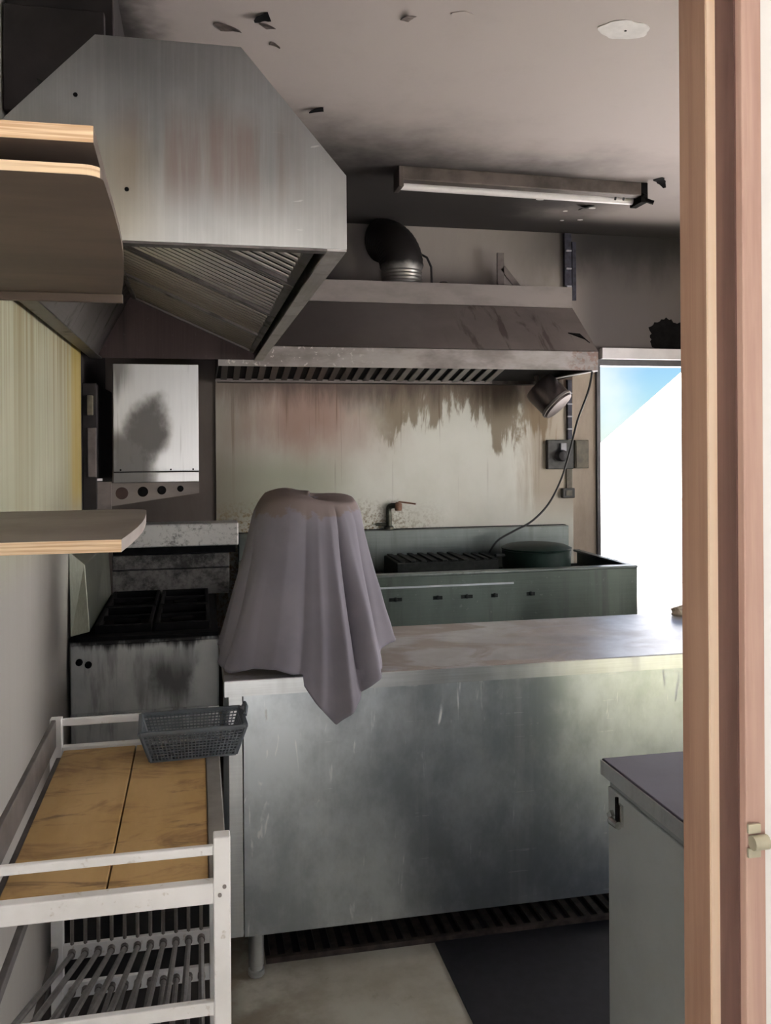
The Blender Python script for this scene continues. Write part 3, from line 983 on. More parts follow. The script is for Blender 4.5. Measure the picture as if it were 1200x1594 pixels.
tag(MB().lathe((1.265, 4.45, 2.352), [(.04, 0), (.04, .012), (.034, .03), (.018, .042), (.0, .045)], 20).build('hood_cap', M['hood_fascia'], smooth=True), 'small round grey cap on top of the back hood', 'cap')
br = thing('angle_bracket', (1.63, 4.56, 2.352), 'rusty angle bracket with slanting strut on top of the back hood', 'bracket')
B(1.595, 1.632, 4.54, 4.555, 2.352, 2.58).build('upright', M['bracket'], br)
MB().bar((1.625, 4.545, 2.50), (1.735, 4.545, 2.37), .010, .032, (0, 0, 1)).build('strut', M['bracket'], br)
B(1.715, 1.78, 4.53, 4.56, 2.352, 2.364).build('foot', M['bracket'], br)

# conduit and sockets on the back wall
cd = thing('cable_trunking', (2.04, 4.63, 1.62), 'dark vertical cable trunking with pale clips on the back wall', 'conduit')
B(2.02, 2.062, 4.622, 4.648, 2.35, 2.725).build('trunk', M['trunk'], cd, .002)
B(2.03, 2.056, 4.615, 4.638, 1.565, 1.90).build('trunk', M['trunk'], cd, .002)
B(2.025, 2.058, 4.625, 4.638, 1.29, 1.40).build('trunk', M['sock2'], cd, .002)
for zz in (2.62, 2.52, 2.42, 1.82, 1.76, 1.69, 1.62):
    B(2.027, 2.057, 4.610, 4.622, zz, zz + .008).build('clip', M['clip'], cd)
B(2.072, 2.095, 4.635, 4.650, 2.35, 2.68).build('rail', M['trunk'], cd, .001)
so = thing('wall_socket', (1.98, 4.638, 1.40), 'soot-blackened wall socket with plug under the canister', 'socket')
B(1.905, 2.06, 4.605, 4.638, 1.40, 1.563).build('plate', M['sock'], so, .004)
MB().lathe((1.98, 4.605, 1.475), [(.033, 0), (.033, -.03), (.026, -.045), (.01, -.05)], 18, (0, 1, 0)).build('plug', M['wire'], so, smooth=True)
B(1.975, 2.01, 4.585, 4.605, 1.50, 1.545).build('switch', M['clip'], so, .003)
s2o = thing('switch_box', (2.11, 4.65, 1.40), 'olive brown blank box right of the wall socket', 'switch')
B(2.072, 2.155, 4.612, 4.65, 1.402, 1.562).build('box', M['sock2'], s2o, .004)
B(2.078, 2.149, 4.608, 4.612, 1.408, 1.556).build('cover', M['sock2'], s2o, .001)
s3 = thing('outlet_box', (2.03, 4.638, 1.237), 'small dark outlet box below the wall socket', 'socket')
B(1.995, 2.068, 4.608, 4.638, 1.237, 1.292).build('box', M['sock'], s3, .004)
B(2.012, 2.05, 4.604, 4.608, 1.25, 1.28).build('face', M['sock2'], s3, .001)

# canister hanging tilted below the hood
cn = thing('canister', (1.82, 4.4, 1.78), 'tilted grey metal canister hanging below the right end of the hood', 'canister')
ax = Vector((.55, -.45, -.72)).normalized()
c0 = Vector((1.79, 4.44, 1.85))
MB().lathe(c0, [(.05, -.01), (.088, 0), (.092, .02), (.092, .14), (.086, .155), (.0, .157)], 28, ax).build('drum', M['canister'], cn, smooth=True)
MB().lathe(c0, [(.094, .128), (.097, .13), (.097, .142), (.094, .144)], 28, ax).build('rim', M['hood_fascia'], cn, smooth=True)
MB().tube([c0 - ax * .005, c0 + Vector((-.01, .02, .06))], .012, 10).build('neck', M['bracket'], cn)

# loose cable: hood corner to range
pts = [(1.885, 3.99, 1.90), (1.89, 4.05, 1.80), (1.90, 4.2, 1.66), (1.90, 4.30, 1.50), (1.885, 4.38, 1.35), (1.83, 4.42, 1.22), (1.74, 4.43, 1.13), (1.65, 4.45, 1.08), (1.56, 4.46, 1.03), (1.51, 4.46, .965)]


def smoothpath(pts, k=6):
    out = []
    P = [Vector(p) for p in pts]
    for i in range(len(P) - 1):
        a, b, c, d = P[max(i - 1, 0)], P[i], P[i + 1], P[min(i + 2, len(P) - 1)]
        for j in range(k):
            t = j / k
            out.append(.5 * ((2 * b) + (c - a) * t + (2 * a - 5 * b + 4 * c - d) * t * t + (3 * b - a - 3 * c + d) * t ** 3))
    out.append(P[-1])
    return out


tag(MB().tube(smoothpath(pts), .0055, 8).build('hanging_cable', M['wire'], smooth=True, origin=(1.51, 4.46, .95)), 'thin dark cable drooping from the hood corner down to the range', 'cable')

# ================================================================== wok range under the back hood
RX0, RX1, RY0, RY1, RZ = .20, 2.085, 3.93, 4.60, .95
rg = thing('cooking_range', (1.15, 4.26, 0), 'long steel cooking range with sunken top along the back wall', 'range')
B(RX0, RX1, RY0, RY0 + .012, .30, RZ - .012).build('front_panel', M['range_steel'], rg, .002)['label'] = 'greenish steel front panel with dark smears'
m_ = MB().box(RX0, RX1, RY0 - .008, RY0 + .045, RZ - .012, RZ).box(RX1 - .035, RX1, RY0 + .045, RY1, RZ - .012, RZ).box(RX0, RX0 + .035, RY0 + .045, RY1, RZ - .012, RZ)
m_.build('rim', M['range_back'], rg, .003)
B(RX1 - .012, RX1, RY0 + .012, RY1, .30, RZ - .012).build('side_panel', M['range_steel'], rg)
B(RX0, RX0 + .012, RY0 + .012, RY1, .30, RZ - .012).build('side_panel', M['range_steel'], rg)
B(RX0 + .012, RX1 - .012, RY0 + .012, RY1, .86, .872).build('deck', M['iron'], rg)
B(RX0, 2.01, 4.565, 4.60, .87, 1.088).build('backsplash', M['range_back'], rg, .004)['label'] = 'low steel backsplash'
B(RX0, 2.01, 4.60, 4.637, 1.0, 1.09).build('ledge', M['iron'], rg, .003)
for (x, y) in ((.3, 4.0), (1.98, 4.0), (.3, 4.5), (1.98, 4.5)):
    MB().tube([(x, y, 0), (x, y, .31)], .024, 14).build('leg', M['steel_lt'], rg, smooth=True)
B(RX0 + .04, RX1 - .04, RY0 + .03, RY1 - .03, .18, .20).build('undershelf', M['range_steel'], rg)
# worn control marks on the front
for x, hw_ in ((.88, .030), (1.08, .022), (1.22, .028), (1.355, .016), (1.536, .020)):
    MB().lathe((x, RY0, .835), [(.010, 0), (.010, -.004), (.006, -.007), (.0, -.0075)], 12, (0, 1, 0)).build('control_stub', M['iron'], rg, smooth=True)
    B(x - hw_, x + hw_, RY0 - .0025, RY0, .826, .842).build('control_slot', M['iron'], rg)
B(RX0 + .3, 1.45, RY0 - .006, RY0, .885, .893).build('towel_strip', M['steel_lt'], rg)
# burner blocks and pans on the range
bk = thing('burner_block', (1.12, 4.25, .872), 'black square burner block with bars standing in the range', 'burner')
B(.93, 1.32, 4.12, 4.42, .872, .975).build('block', M['iron'], bk, .006)
for i in range(7):
    B(.945 + i * .053, .972 + i * .053, 4.12, 4.42, .975, .983).build('grate_bar', M['iron'], bk, .003)
b2 = thing('burner_block', (1.40, 4.3, .872), 'low dark burner box in the range beside the round pan', 'burner')
B(1.335, 1.475, 4.2, 4.42, .872, .965).build('block', M['iron'], b2, .006)
for i in range(3):
    B(1.35 + i * .043, 1.376 + i * .043, 4.2, 4.42, .965, .975).build('grate_bar', M['iron'], b2, .003)
pn = thing('round_pan', (1.70, 4.27, .872), 'round dark green-black lidded pan sitting in the range', 'pan')
MB().lathe((1.70, 4.27, .872), [(.15, 0), (.172, .01), (.176, .10), (.178, .128), (.170, .13)], 36).build('body', M['pan'], pn, smooth=True)
MB().lathe((1.70, 4.27, 1.002), [(.178, 0), (.18, .008), (.15, .022), (.08, .032), (.0, .035)], 36).build('lid', M['pan'], pn, smooth=True)
tb = MB().tube([(1.50, 4.20, .985), (1.44, 4.16, .99)], .008, 8).build('handle', M['iron'], pn)
# tap
tp = thing('wall_tap', (1.0, 4.617, 1.09), 'corroded tap with rusty lever standing on the range backsplash', 'tap')
MB().tube(smoothpath([(1.0, 4.617, 1.09), (1.0, 4.617, 1.15), (1.0, 4.617, 1.20), (1.015, 4.605, 1.215), (1.05, 4.58, 1.215)]), .015, 12).build('pipe', M['tap'], tp, smooth=True)
MB().lathe((1.0, 4.617, 1.089), [(.026, 0), (.026, .012), (.018, .02)], 16).build('base', M['tap'], tp, smooth=True)
MB().lathe((1.045, 4.585, 1.19), [(.018, 0), (.02, .01), (.02, .035), (.012, .045), (0, .046)], 14).build('valve', M['rust'], tp, smooth=True)
MB().bar((1.045, 4.585, 1.238), (1.135, 4.56, 1.225), .014, .008).build('lever', M['rust'], tp, .002)
MB().tube([(1.0, 4.617, 1.115), (.93, 4.625, 1.115)], .008, 8).build('side_pipe', M['tap'], tp)

# ================================================================== stove on the left
st = thing('gas_stove', (-.18, 3.6, 0), 'greasy steel stove with burnt black top in the left corner', 'stove')
SX0, SX1, SY0, SY1, SZ = -.438, .068, 3.2, 4.08, .868
B(SX0, SX1, SY0 + .004, SY1, .08, SZ).build('body', M['stove_steel'], st, .003)
B(SX0 + .004, SX1 - .004, SY0 - .006, SY0 + .004, .62, SZ - .012).build('front_panel', M['stove_steel'], st, .002)['label'] = 'smeared steel front panel'
B(SX0 + .004, SX1 - .004, SY0 - .006, SY0 + .004, .12, .61).build('oven_door', M['stove_steel'], st, .002)
for x, z in ((-.405, .80), (-.375, .79)):
    MB().lathe((x, SY0 - .006, z), [(.012, 0), (.012, -.008), (.006, -.012), (0, -.012)], 12, (0, 1, 0)).build('knob', M['burnt'], st)
B(SX0, SX1, SY0 - .004, SY1, SZ, SZ + .014).build('top', M['burnt'], st, .002)
# cast iron pan supports
for i in range(2):
    for j in range(2):
        x0, x1 = -.36 + i * .205, -.165 + i * .205
        y0, y1 = 3.25 + j * .38, 3.61 + j * .38
        g_ = MB()
        zt = SZ + .014
        g_.box(x0, x1, y0, y0 + .014, zt, zt + .03).box(x0, x1, y1 - .014, y1, zt, zt + .03)
        g_.box(x0, x0 + .014, y0 + .014, y1 - .014, zt, zt + .03).box(x1 - .014, x1, y0 + .014, y1 - .014, zt, zt + .03)
        g_.box(x0 + .014, x1 - .014, (y0 + y1) / 2 - .007, (y0 + y1) / 2 + .007, zt + .012, zt + .03)
        ps = g_.build('pan_support', M['burnt'], st, .003)
        MB().lathe(((x0 + x1) / 2, (y0 + y1) / 2, zt), [(.05, 0), (.05, .012), (.035, .018), (0, .019)], 18).build('burner', M['burnt'], ps, smooth=True)
# left wing guard leaning on the wall
MB().hexa([(-.436, 3.21, .885), (-.372, 3.21, .90), (-.372, 4.0, .90), (-.436, 4.0, .885)],
          [(-.446, 3.26, 1.175), (-.395, 3.28, 1.125), (-.385, 4.0, 1.125), (-.446, 4.0, 1.175)]).build('side_guard', M['wing'], st, .003)['label'] = 'greenish steel side guard'
# back riser
B(-.37, .135, 4.02, SY1, .882, .995).build('riser_panel', M['riser'], st, .002)
B(-.37, .135, 4.035, SY1, .998, 1.06).build('riser_panel', M['riser'], st, .002)
B(-.37, .165, 4.06, SY1 + .02, 1.06, 1.10).build('flue_gap', M['burnt'], st)
B(-.375, .175, 3.98, SY1 + .04, 1.10, 1.20).build('top_ledge', M['ledge'], st, .006)['label'] = 'speckled pale steel ledge of the riser'
for (x, y) in ((-.40, 3.25), (.03, 3.25), (-.40, 4.03), (.03, 4.03)):
    MB().tube([(x, y, 0), (x, y, .085)], .02, 12).build('leg', M['steel_lt'], st)

# ================================================================== salamander grill on wall brackets
sg = thing('wall_grill', (-.17, 4.0, 1.38), 'box-shaped wall grill with shiny side panel on brackets over the stove', 'grill')
B(-.338, .003, 3.752, 4.40, 1.395, 1.882).build('body', M['stove_steel'], sg, .004)
B(-.338, .003, 3.746, 3.752, 1.44, 1.882).build('side_panel', M['sal_steel'], sg, .002)['label'] = 'shiny side panel with painted dark reflection'
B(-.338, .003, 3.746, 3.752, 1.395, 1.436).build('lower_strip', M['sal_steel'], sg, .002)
for x in (-.31, -.11, -.02):
    MB().lathe((x, 3.746, 1.447), [(.004, 0), (.004, -.002)], 8, (0, 1, 0)).build('screw', M['burnt'], sg)
# wall plate and perforated tapering bracket
B(-.455, -.40, 3.72, 4.38, 1.29, 1.80).build('wall_plate', M['soot_wall'], sg, .003)
bkt = MB().prism([(-.43, 3.742, 1.288), (.004, 3.742, 1.348), (.004, 3.742, 1.393), (-.43, 3.742, 1.393)], (0, .004, 0)).build('wall_bracket', M['hood_fascia'], sg)
bkt['label'] = 'tapering bracket plate with four round holes'
for x, r, z in ((-.305, .025, 1.352), (-.222, .021, 1.357), (-.147, .018, 1.362), (-.072, .013, 1.367)):
    MB().lathe((x, 3.7405, z), [(r, 0), (r, .0015)], 24, (0, 1, 0)).build('hole', M['burnt'] if r < .024 else M['hole_rust'], bkt)
B(-.43, -.345, 3.735, 3.742, 1.288, 1.40).build('clamp', M['bracket'], bkt, .001)
B(-.435, -.412, 3.70, 3.735, 1.67, 1.75).build('switch', M['sock2'], sg, .003)
B(-.435, -.40, 3.71, 3.74, 1.42, 1.62).build('control_box', M['bracket'], sg, .003)
B(-.405, -.38, 3.73, 3.738, 1.404, 1.414).build('tab', M['alu'], sg)
B(-.395, -.37, 3.73, 3.738, 1.27, 1.282).build('tab', M['alu'], sg)

# ================================================================== prep counter
ct = thing('prep_counter', (1.2, 2.88, 0), 'long stainless steel prep counter across the middle of the room', 'counter')
KX0, KX1, KY0, KY1, KZ = .07, 2.05, 2.565, 3.19, .87
tp_ = B(KX0, KX1, KY0, KY1, KZ - .046, KZ).build('worktop', M['counter_top'], ct, .003)
B(KX0, KX1, KY0 - .002, KY0, KZ - .046, KZ - .002).build('front_lip', M['steel_lt'], ct)
B(KX0 + .012, .121, KY0 + .008, KY0 + .05, .127, KZ - .046).build('corner_post', M['steel_lt'], ct, .001)
B(.1235, KX1 - .06, KY0 + .008, KY0 + .02, .125, KZ - .046).build('front_panel', M['steel'], ct, .001)['label'] = 'scratched brushed steel front panel'
B(KX1 - .058, KX1 - .012, KY0 + .008, KY0 + .05, .127, KZ - .046).build('corner_post', M['steel_lt'], ct, .001)
B(KX0 + .012, KX0 + .024, KY0 + .05, KY1 - .02, .127, KZ - .046).build('end_panel', M['steel'], ct)
B(KX1 - .024, KX1 - .012, KY0 + .05, KY1 - .02, .127, KZ - .046).build('end_panel', M['steel'], ct)
B(KX0 + .024, KX1 - .024, KY0 + .02, KY1 - .02, .127, .14).build('base_shelf', M['steel'], ct)
for (x, y) in ((.158, 2.595), (1.95, 2.595), (.158, 3.12), (1.95, 3.12)):
    lg = MB().lathe((x, y, 0), [(.020, 0), (.0235, .004), (.0235, .018), (.019, .02), (.019, .03), (.0225, .032), (.0225, .13)], 20).build('leg', M['steel_lt'], ct, smooth=True)
# crumpled scrap on the counter
import bmesh
bm = bmesh.new()
bmesh.ops.create_icosphere(bm, subdivisions=3, radius=1)
rs = random.Random(3)
for v in bm.verts:
    k = 1 + .22 * math.sin(5 * v.co.x + 3 * v.co.y) * math.cos(4 * v.co.z + 2) + rs.uniform(-.07, .07)
    v.co = Vector((v.co.x * .05 * k, v.co.y * .035 * k, max(v.co.z * .022 * k + .014, 0)))
me = bpy.data.meshes.new('paper_scrap')
bm.to_mesh(me)
bm.free()
me.materials.append(M['crumb'])
o = bpy.data.objects.new('paper_scrap', me)
col.objects.link(o)
o.location = (1.86, 3.13, KZ)
tag(o, 'small crumpled beige paper scrap on the far right of the counter', 'paper')

# ------------------------------------------------------------------ cloth over something on the counter
CXc, CYc = .318, 2.82
# hem: angle (deg, 0 = +x, -90 = towards us) -> radius, height
hem = [(-180, .245, .92), (-165, .262, .885), (-152, .290, .876), (-140, .288, .876), (-128, .262, .890), (-112, .255, .892), (-98, .262, .872), (-88, .282, .80), (-77, .305, .735), (-67, .312, .785),
       (-58, .325, .835), (-47, .318, .88), (-38, .292, .92), (-29, .290, .935), (-15, .250, .99), (0, .240, 1.0), (20, .24, .95), (45, .28, .876), (70, .26, .90), (90, .25, .90), (115, .26, .89), (135, .30, .876), (155, .25, .89), (180, .245, .92)]


def hem_at(d):
    for i in range(len(hem) - 1):
        a, b = hem[i], hem[i + 1]
        if a[0] <= d <= b[0]:
            t = (d - a[0]) / (b[0] - a[0])
            return a[1] + (b[1] - a[1]) * t, a[2] + (b[2] - a[2]) * t
    return hem[0][1:]


def gauss(d, c, wd):
    x = (d - c + 180) % 360 - 180
    return math.exp(-abs(x / wd) ** 1.35)


folds = [(-63, 2.2, -.065), (-72, 4, .020), (-55, 4, .016), (-99, 5, -.012), (-116, 9, .010), (-30, 4, .020), (-20, 3, -.030), (-9, 3, .014), (4, 3, -.022), (-136, 10, .008), (-153, 4, -.012), (-165, 5, .008), (170, 6, .010), (150, 7, -.014), (110, 9, -.012), (60, 10, -.012), (-42, 3, -.018), (-86, 3, .008)]
NT, NS = 432, 72
verts, faces = [], []
for i in range(NS + 1):
    s = i / NS
    for k in range(NT):
        d = -180 + 360 * k / NT
        th = R(d)
        rh, zh = hem_at(d)
        # top outline: rounded box
        ca, sa = abs(math.cos(th)), abs(math.sin(th))
        rt = 1.0 / ((ca / .152) ** 2.7 + (sa / .135) ** 2.7) ** (1 / 2.7)
        zt = 1.388 + .012 * math.cos(th - 2.4) + .006 * math.sin(3 * th + 1)
        if s < .25:
            q = s / .25
            r = rt * .93 * q
            z = zt + .008 * math.sin(4 * th + 6 * q) * q * (1 - q) - .010 * (1 - q) - .012 * q ** 6
        else:
            q = (s - .25) / .75
            sh = 1 - (1 - min(q / .18, 1)) ** 2          # rounded shoulder
            r = rt * .93 + rt * .13 * sh
            r = r + (rh - rt * 1.06) * (q ** 1.15)
            z = zt - .012 + (zh - zt + .012) * (q * (.72 + .28 * min(q / .2, 1)))
            amp = sum(a * gauss(d, c_ + 3 * math.sin(q * 2.5), w_) * ((1 - .75 * q ** 5) if c_ in (-63, -42) else 1) for c_, w_, a in folds)
            r += amp * min(1, q * 1.6) * (0.55 + 0.75 * q)
            r += .004 * math.sin(9 * th + 5 * q) * q
        lean = .030 * (1 - max(0, (s - .25) / .75) ** .8)
        x, y = CXc + lean + r * math.cos(th), CYc + r * math.sin(th)
        if z < .905 and y > KY0 - .004:
            z = max(z, .876)
        if z < .876:
            y = min(y, KY0 - .006)
        verts.append((x, y, z))
for i in range(NS):
    for k in range(NT):
        k2 = (k + 1) % NT
        faces.append((i * NT + k, i * NT + k2, (i + 1) * NT + k2, (i + 1) * NT + k))
me = bpy.data.meshes.new('cloth_cover')
me.from_pydata([(x - CXc, y - CYc, z - .87) for x, y, z in verts], [], faces)
bm = bmesh.new()
bm.from_mesh(me)
bmesh.ops.remove_doubles(bm, verts=bm.verts, dist=1e-5)
bmesh.ops.recalc_face_normals(bm, faces=bm.faces)
bm.to_mesh(me)
bm.free()
me.materials.append(M['cloth'])
me.polygons.foreach_set('use_smooth', [True] * len(me.polygons))
cl = bpy.data.objects.new('cloth_cover', me)
col.objects.link(cl)
cl.location = (CXc, CYc, .87)
sm = cl.modifiers.new('solid', 'SOLIDIFY')
sm.thickness = .003
sm.offset = 1
tag(cl, 'mauve grey cloth draped over a bulky thing on the counter corner', 'cloth')

# ================================================================== shelves on the left wall


def shelf_outline(x0, x1n, x1f, y0, y1, rn, rf):
    """plan outline of a shelf board with rounded front corners; x1n / x1f front edge near / far"""
    p = [(x0, y0)]
    if rn > 0:
        for i in range(7):
            a = R(-90 + 90 * i / 6)
            p.append((x1n - rn + rn * math.cos(a), y0 + rn + rn * math.sin(a)))
    else:
        p.append((x1n, y0))
    for i in range(1, 6):
        t = i / 6
        p.append((x1n + (x1f - x1n) * t + .012 * math.sin(t * math.pi), y0 + rn + (y1 - rf - y0 - rn) * t))
    for i in range(9):
        a = R(90 * i / 8)
        p.append((x1f - rf + rf * math.cos(a), y1 - rf + rf * math.sin(a)))
    p.append((x0, y1))
    return p


def ply_board(name, outline, z0, z1, parent, face='ply_face', under='ply_face'):
    o = MB().prism([(x, y, z0) for x, y in outline], (0, 0, z1 - z0)).build(name, M[face], parent)
    o.data.materials.append(M['ply_edge'])
    o.data.materials.append(M[under])
    for pl in o.data.polygons:
        nz = pl.normal.z
        if abs(nz) < .5:
            pl.material_index = 1 if pl.normal.y < -.5 and pl.center.y < 0 else 0
        elif nz < 0:
            pl.material_index = 2
    return o


us = thing('wall_shelf', (-.28, 1.47, 1.9), 'high brown plywood shelf with two stacked boards at upper left, seen from below', 'shelf')
ply_board('board', [(-.458, 1.045), (-.114, 1.045), (-.120, 1.30), (-.458, 1.30)], 1.893, 1.912, us)
ply_board('board', shelf_outline(-.458, -.1065, -.150, 1.058, 1.90, .022, .03), 1.860, 1.872, us)
B(-.456, -.15, 1.885, 1.90, 1.843, 1.860).build('batten', M['ply_face'], us, .001)
B(-.458, -.44, 1.10, 1.28, 1.872, 1.893).build('packer', M['ply_face'], us)
for y in (1.15, 1.8):
    B(-.458, -.43, y, y + .03, 1.74, 1.855).build('bracket', M['bracket'], us, .001)
ls = thing('wall_shelf', (-.28, 1.8, 1.39), 'lower plywood shelf with rounded far corner on the left wall', 'shelf')
ply_board('board', shelf_outline(-.446, -.121, -.118, 1.47, 2.16, 0, .05), 1.378, 1.398, ls, 'ply_top')
for y in (1.6, 2.0):
    B(-.447, -.42, y, y + .03, 1.26, 1.378).build('bracket', M['bracket'], ls, .001)

# ================================================================== trolley
TX0, TX1, TY0, TY1 = -.318, .044, 1.34, 2.04
tr = thing('trolley', (-.14, 1.69, 0), 'white enamelled rack trolley with yellow boards, lower left foreground', 'trolley')
PW = .025
for (x, y, zt) in ((TX1 - PW, TY0, .962), (TX0, TY0, .962), (TX0, TY1 - PW, .955), (TX1 - PW, TY1 - PW, .955)):
    pst = B(x, x + PW, y, y + PW, .03, zt).build('post', M['enamel'], tr, .002)
    MB().tube([(x + PW / 2 - .008, y + PW / 2, .03), (x + PW / 2 + .008, y + PW / 2, .03)], .028, 16).build('castor', M['basket'], pst, smooth=True)
pn_ = MB()
for dz in (.868, .855):
    for dx in (.008, .016):
        pass
for (dx, dz) in ((.009, .876), (.016, .888)):
    MB().lathe((TX1 - PW + dx, TY0, dz), [(.003, 0), (.003, -.002)], 10, (0, 1, 0)).build('screw', M['rod'], tr)
# guard rails
B(TX0 + PW, TX1 - PW, TY0 + .004, TY0 + .014, .934, .948).build('guard_rail', M['enamel'], tr, .002)
B(TX0 + PW, TX1 - PW, TY1 - .014, TY1 - .004, .936, .952).build('guard_rail', M['enamel'], tr, .002)
B(TX0 + .004, TX0 + .014, TY0 + PW, TY1 - PW, .895, .955).build('guard_rail', M['enamel_dark'], tr, .002)
B(TX1 - .031, TX1 - .003, TY0 + PW, TY1 - PW, .873, .891).build('side_rail', M['side_strip'], tr, .002)
# top frame and boards
B(TX0 + PW, TX1 - PW, TY0 + .002, TY0 + .022, .862, .893).build('top_frame_bar', M['enamel'], tr, .002)
B(TX0 + PW, TX1 - PW, TY1 - .022, TY1 - .002, .862, .893).build('top_frame_bar', M['enamel'], tr, .002)
B(TX0 + .014, TX1 - .014, TY0 + .022, TY1 - .022, .862, .872).build('tray', M['enamel_dark'], tr)
B(TX0 + .03, -.138, TY0 + .03, TY1 - .03, .872, .889).build('board', M['board'], tr, .002)
B(-.1355, TX1 - .032, TY0 + .03, TY1 - .03, .872, .889).build('board', M['board'], tr, .002)


def rack(za, ya, zb, yb, n_rods, front=True):
    """sloping rack of rods between a front bar (ya, za) and a rear bar (yb, zb)"""
    b1 = B(TX0 + PW, TX1 - PW, yb - .006, yb + .006, zb - .016, zb + .016).build('rack_bar', M['enamel'], tr, .0015)
    if front:
        B(TX0 + PW, TX1 - PW, ya - .006, ya + .006, za - .010, za + .010).build('rack_bar', M['enamel'], tr, .0015)
    for i in range(n_rods):
        x = TX0 + .035 + (TX1 - TX0 - .07) * (i + .3) / (n_rods - .4)
        rd = MB().tube([(x, ya + .008, za - .004), (x, yb - .016, zb)], .0055, 8).build('rod', M['rod'], tr, smooth=True)
        MB().tube([(x, yb - .018, zb), (x, yb - .006, zb)], .0085, 10).build('rod_end', M['rod'], rd, smooth=True)


rack(.703, TY0 + .012, .445, TY1 - .016, 11)
rack(.56, TY0 + .012, .36, TY1 - .012, 11)
rack(.30, TY0 + .012, .14, TY1 - .012, 11)
for i in range(11):
    x = TX0 + .035 + (TX1 - TX0 - .07) * (i + .3) / 10.6
    MB().tube([(x, TY1 - .018, .46), (x, TY1 - .018, .865)], .004, 8).build('back_rod', M['rod'], tr, smooth=True)
for z in (.70, .45):
    B(TX0 + .004, TX0 + .016, TY0 + PW, TY1 - PW, z - .01, z + .01).build('side_rail', M['enamel_dark'], tr, .0015)
    B(TX1 - .016, TX1 - .004, TY0 + PW, TY1 - PW, z - .01, z + .01).build('side_rail', M['enamel_dark'], tr, .0015)

# ------------------------------------------------------------------ mesh basket on the trolley
bs = thing('basket', (-.02, 1.93, .889), 'dark grey plastic mesh basket on the far end of the trolley', 'basket')
rot = Matrix.Rotation(R(2.5), 3, 'Z')
bc = Vector((-.015, 1.945, .889))


def bw(p):
    return bc + rot @ Vector(p)


# walls as perforated lattice: vertical and horizontal strands, rim, floor
bx, by, tx, ty, bhh = .088, .052, .108, .068, .066


def ringp(t, q):
    """q in 0..4 round the basket, t height 0..1"""
    hx, hy = bx + (tx - bx) * t, by + (ty - by) * t
    c4 = [(-hx, -hy), (hx, -hy), (hx, hy), (-hx, hy), (-hx, -hy)]
    i = min(int(q), 3)
    f = q - i
    a, b = c4[i], c4[i + 1]
    return bw((a[0] + (b[0] - a[0]) * f, a[1] + (b[1] - a[1]) * f, .004 + (bhh - .004) * t))


lat = MB()
for i in range(4):
    nn = 26 if i % 2 == 0 else 16
    for j in range(nn):
        q = i + (j + .5) / nn
        lat.tube([ringp(0, q), ringp(1, q)], .0016, 4, False)
for j in range(1, 10):
    t = j / 10
    for i in range(4):
        lat.tube([ringp(t, i + .0), ringp(t, i + .999)], .0016, 4, False)
lo = lat.build('lattice', M['basket'], bs)
lo['kind'] = 'stuff'
for i in range(4):
    # thin translucent-looking inner skin is left out: the lattice is open
    MB().bar(ringp(1, i), ringp(1, i + .999), .009, .008).build('rim', M['basket'], bs, .0015)
MB().hexa([bw((-bx, -by, 0)), bw((bx, -by, 0)), bw((bx, by, 0)), bw((-bx, by, 0))], [bw((-bx, -by, .004)), bw((bx, -by, .004)), bw((bx, by, .004)), bw((-bx, by, .004))]).build('bottom', M['basket'], bs)
for i in range(4):
    MB().tube([ringp(0, i), ringp(1, i)], .004, 6).build('corner_rib', M['basket'], bs)
MB().tube([ringp(1, 1.5) + Vector((.0, .04, .004)), ringp(1, 1.5) + Vector((.006, .042, .016)), ringp(1, 1.5) + Vector((.008, .02, .014)), ringp(1, 1.5) + Vector((.004, .0, .002))], .005, 8).build('handle', M['basket'], bs, smooth=True)

# ================================================================== steel cabinet at the right
cb = thing('low_cabinet', (1.2, 1.37, 0), 'low steel cabinet with toggle latch beside the door frame', 'cabinet')
B(.86, 1.52, 1.0, 1.748, .02, .835).build('body', M['steel_cab'], cb, .002)
B(.853, .86, 1.015, 1.742, .05, .815).build('side_door', M['steel_cab'], cb, .002)
B(.843, 1.53, .99, 1.752, .838, .872).build('top', M['cabtop'], cb, .003)
B(.8405, .843, .99, 1.752, .838, .869).build('top_edge', M['steel_lt'], cb)
lt = B(.846, .853, 1.672, 1.688, .755, .80).build('latch', M['chrome'], cb, .001)
MB().tube([(.842, 1.68, .815), (.842, 1.68, .765)], .004, 8).build('latch_rod', M['burnt'], lt)
MB().tube([(.838, 1.665, .763), (.838, 1.70, .760)], .008, 10).build('latch_knob', M['chrome'], lt, smooth=True)
MB().bar((.842, 1.715, .762), (.842, 1.70, .775), .008, .012).build('latch_hook', M['chrome'], lt)
for (x, y) in ((.89, 1.05), (1.48, 1.05), (.89, 1.70), (1.48, 1.70)):
    MB().tube([(x, y, 0), (x, y, .022)], .018, 10).build('foot', M['iron'], cb)

# ================================================================== tube light on the ceiling
tl = thing('tube_light', (1.43, 3.72, ZC), 'long unlit smoke-browned tube light on the ceiling', 'ceiling light')
a0, a1 = Vector((.84, 3.665, 0)), Vector((2.0, 3.70, 0))
MB().bar(a0 + Vector((0, 0, 2.70)), a1 + Vector((0, 0, 2.70)), .055, .06).build('batten', M['fitting'], tl, .004)
MB().tube([a0 + Vector((.02, .060, 2.668)), a1 + Vector((-.02, .060, 2.668))], .018, 16).build('tube', M['lamp_tube'], tl, smooth=True)
MB().bar(a0 + Vector((0, .026, 2.685)), a0 + Vector((.022, .026, 2.685)), .11, .088).build('lamp_holder', M['fitting'], tl, .003)
MB().bar(a1 + Vector((-.022, .026, 2.685)), a1 + Vector((.012, .026, 2.685)), .11, .09).build('lamp_holder', M['burnt'], tl, .003)
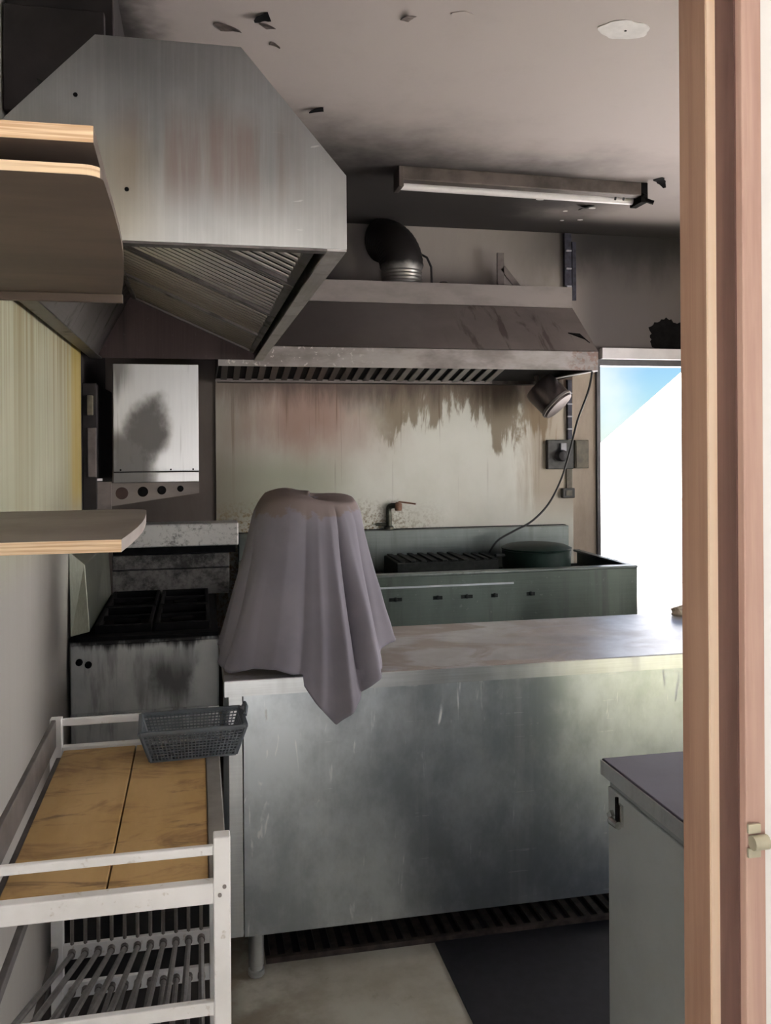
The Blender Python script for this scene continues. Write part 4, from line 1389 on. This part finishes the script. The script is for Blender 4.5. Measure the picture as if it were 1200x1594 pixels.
# charred end
ch = MB()
rs = random.Random(5)
for i in range(5):
    p = a1 + Vector((rs.uniform(-.05, .03), rs.uniform(-.03, .07), 2.66 + rs.uniform(-.005, .05)))
    q = p + Vector((rs.uniform(-.05, .05), rs.uniform(-.03, .03), rs.uniform(-.03, .03)))
    ch.bar(p, q, .022, .014)
ch.build('charred_end', M['burnt'], tl)
for x in (1.87, 1.91):
    MB().tube([(x, 3.70, 2.685), (x + .01, 3.73, 2.662)], .005, 6).build('wire_stub', M['wire'], tl)


# paint patches and flakes on the ceiling (parts of it)
def blob(cx, cy, rx, ry, seed, name, mat, th=.002, rot=0.0):
    rs = random.Random(seed)
    ph = [rs.uniform(0, 6.28) for _ in range(4)]
    p = []
    for k in range(30):
        t = 2 * math.pi * k / 30
        r = 1 + .08 * math.sin(2 * t + ph[0]) + .05 * math.sin(5 * t + ph[1]) + .03 * math.sin(9 * t + ph[2])
        x, y = rx * r * math.cos(t), ry * r * math.sin(t)
        p.append((cx + x * math.cos(rot) - y * math.sin(rot), cy + x * math.sin(rot) + y * math.cos(rot), ZC - th))
    return MB().prism(p, (0, 0, th)).build(name, mat, ceil)


blob(1.20, 2.32, .072, .058, 1, 'bare_patch', M['plaster'])['label'] = 'white bare plaster patch'
blob(1.205, 2.322, .004, .004, 2, 'screw_hole', M['burnt'], .003)
blob(.72, 2.33, .03, .025, 3, 'bare_patch', M['ceiling'])
for (x, y, rx, ry, sd_) in ((1.63, 4.02, .018, .012, 4), (1.84, 4.20, .012, .010, 5), (1.95, 4.12, .02, .012, 6), (1.80, 4.0, .012, .008, 8), (1.99, 4.35, .014, .01, 9), (1.90, 4.38, .010, .008, 10)):
    blob(x, y, rx, ry, sd_, 'bare_patch', M['plaster'])


def flake(cx, cy, L, W, rot, curl, seed, mat):
    """curled strip of paint hanging off the ceiling"""
    mb = MB()
    n_ = 6
    rs = random.Random(seed)
    va = []
    for i in range(n_ + 1):
        t = i / n_
        wd = W * (1 - .75 * t ** 2) * (1 + rs.uniform(-.15, .15))
        x = L * (t - .15 * t * t)
        z = ZC - .001 - curl * t ** 1.6
        for sgn in (-1, 1):
            y = sgn * wd / 2
            va.append((cx + x * math.cos(rot) - y * math.sin(rot), cy + x * math.sin(rot) + y * math.cos(rot), z))
    vb = [(a, b, c - .0015) for a, b, c in va]
    fs = []
    m2 = len(va)
    for i in range(n_):
        q = (2 * i, 2 * i + 1, 2 * i + 3, 2 * i + 2)
        fs.append(q)
        fs.append(tuple(m2 + j for j in reversed(q)))
        fs.append((2 * i, 2 * i + 2, m2 + 2 * i + 2, m2 + 2 * i))
        fs.append((2 * i + 1, m2 + 2 * i + 1, m2 + 2 * i + 3, 2 * i + 3))
    fs.append((0, m2, m2 + 1, 1))
    fs.append((2 * n_, 2 * n_ + 1, m2 + 2 * n_ + 1, m2 + 2 * n_))
    mb.add(va, fs[:0])
    mb.v = va + vb
    mb.f = fs
    return mb.build('paint_flake', mat, ceil)


flake(.06, 2.53, .085, .05, R(-28), .022, 1, M['flake'])
flake(.20, 2.44, .05, .045, R(165), .012, 2, M['burnt'])
flake(.185, 2.50, .05, .04, R(-40), .015, 3, M['flake'])
flake(.57, 2.39, .075, .028, R(-75), .015, 4, M['flake'])
flake(.44, 3.08, .06, .035, R(170), .012, 5, M['burnt'])
flake(.215, 2.60, .035, .02, R(10), .010, 6, M['flake'])
flake(1.93, 4.10, .09, .06, R(200), .025, 7, M['burnt'])
flake(2.02, 3.60, .07, .05, R(30), .03, 8, M['burnt'])
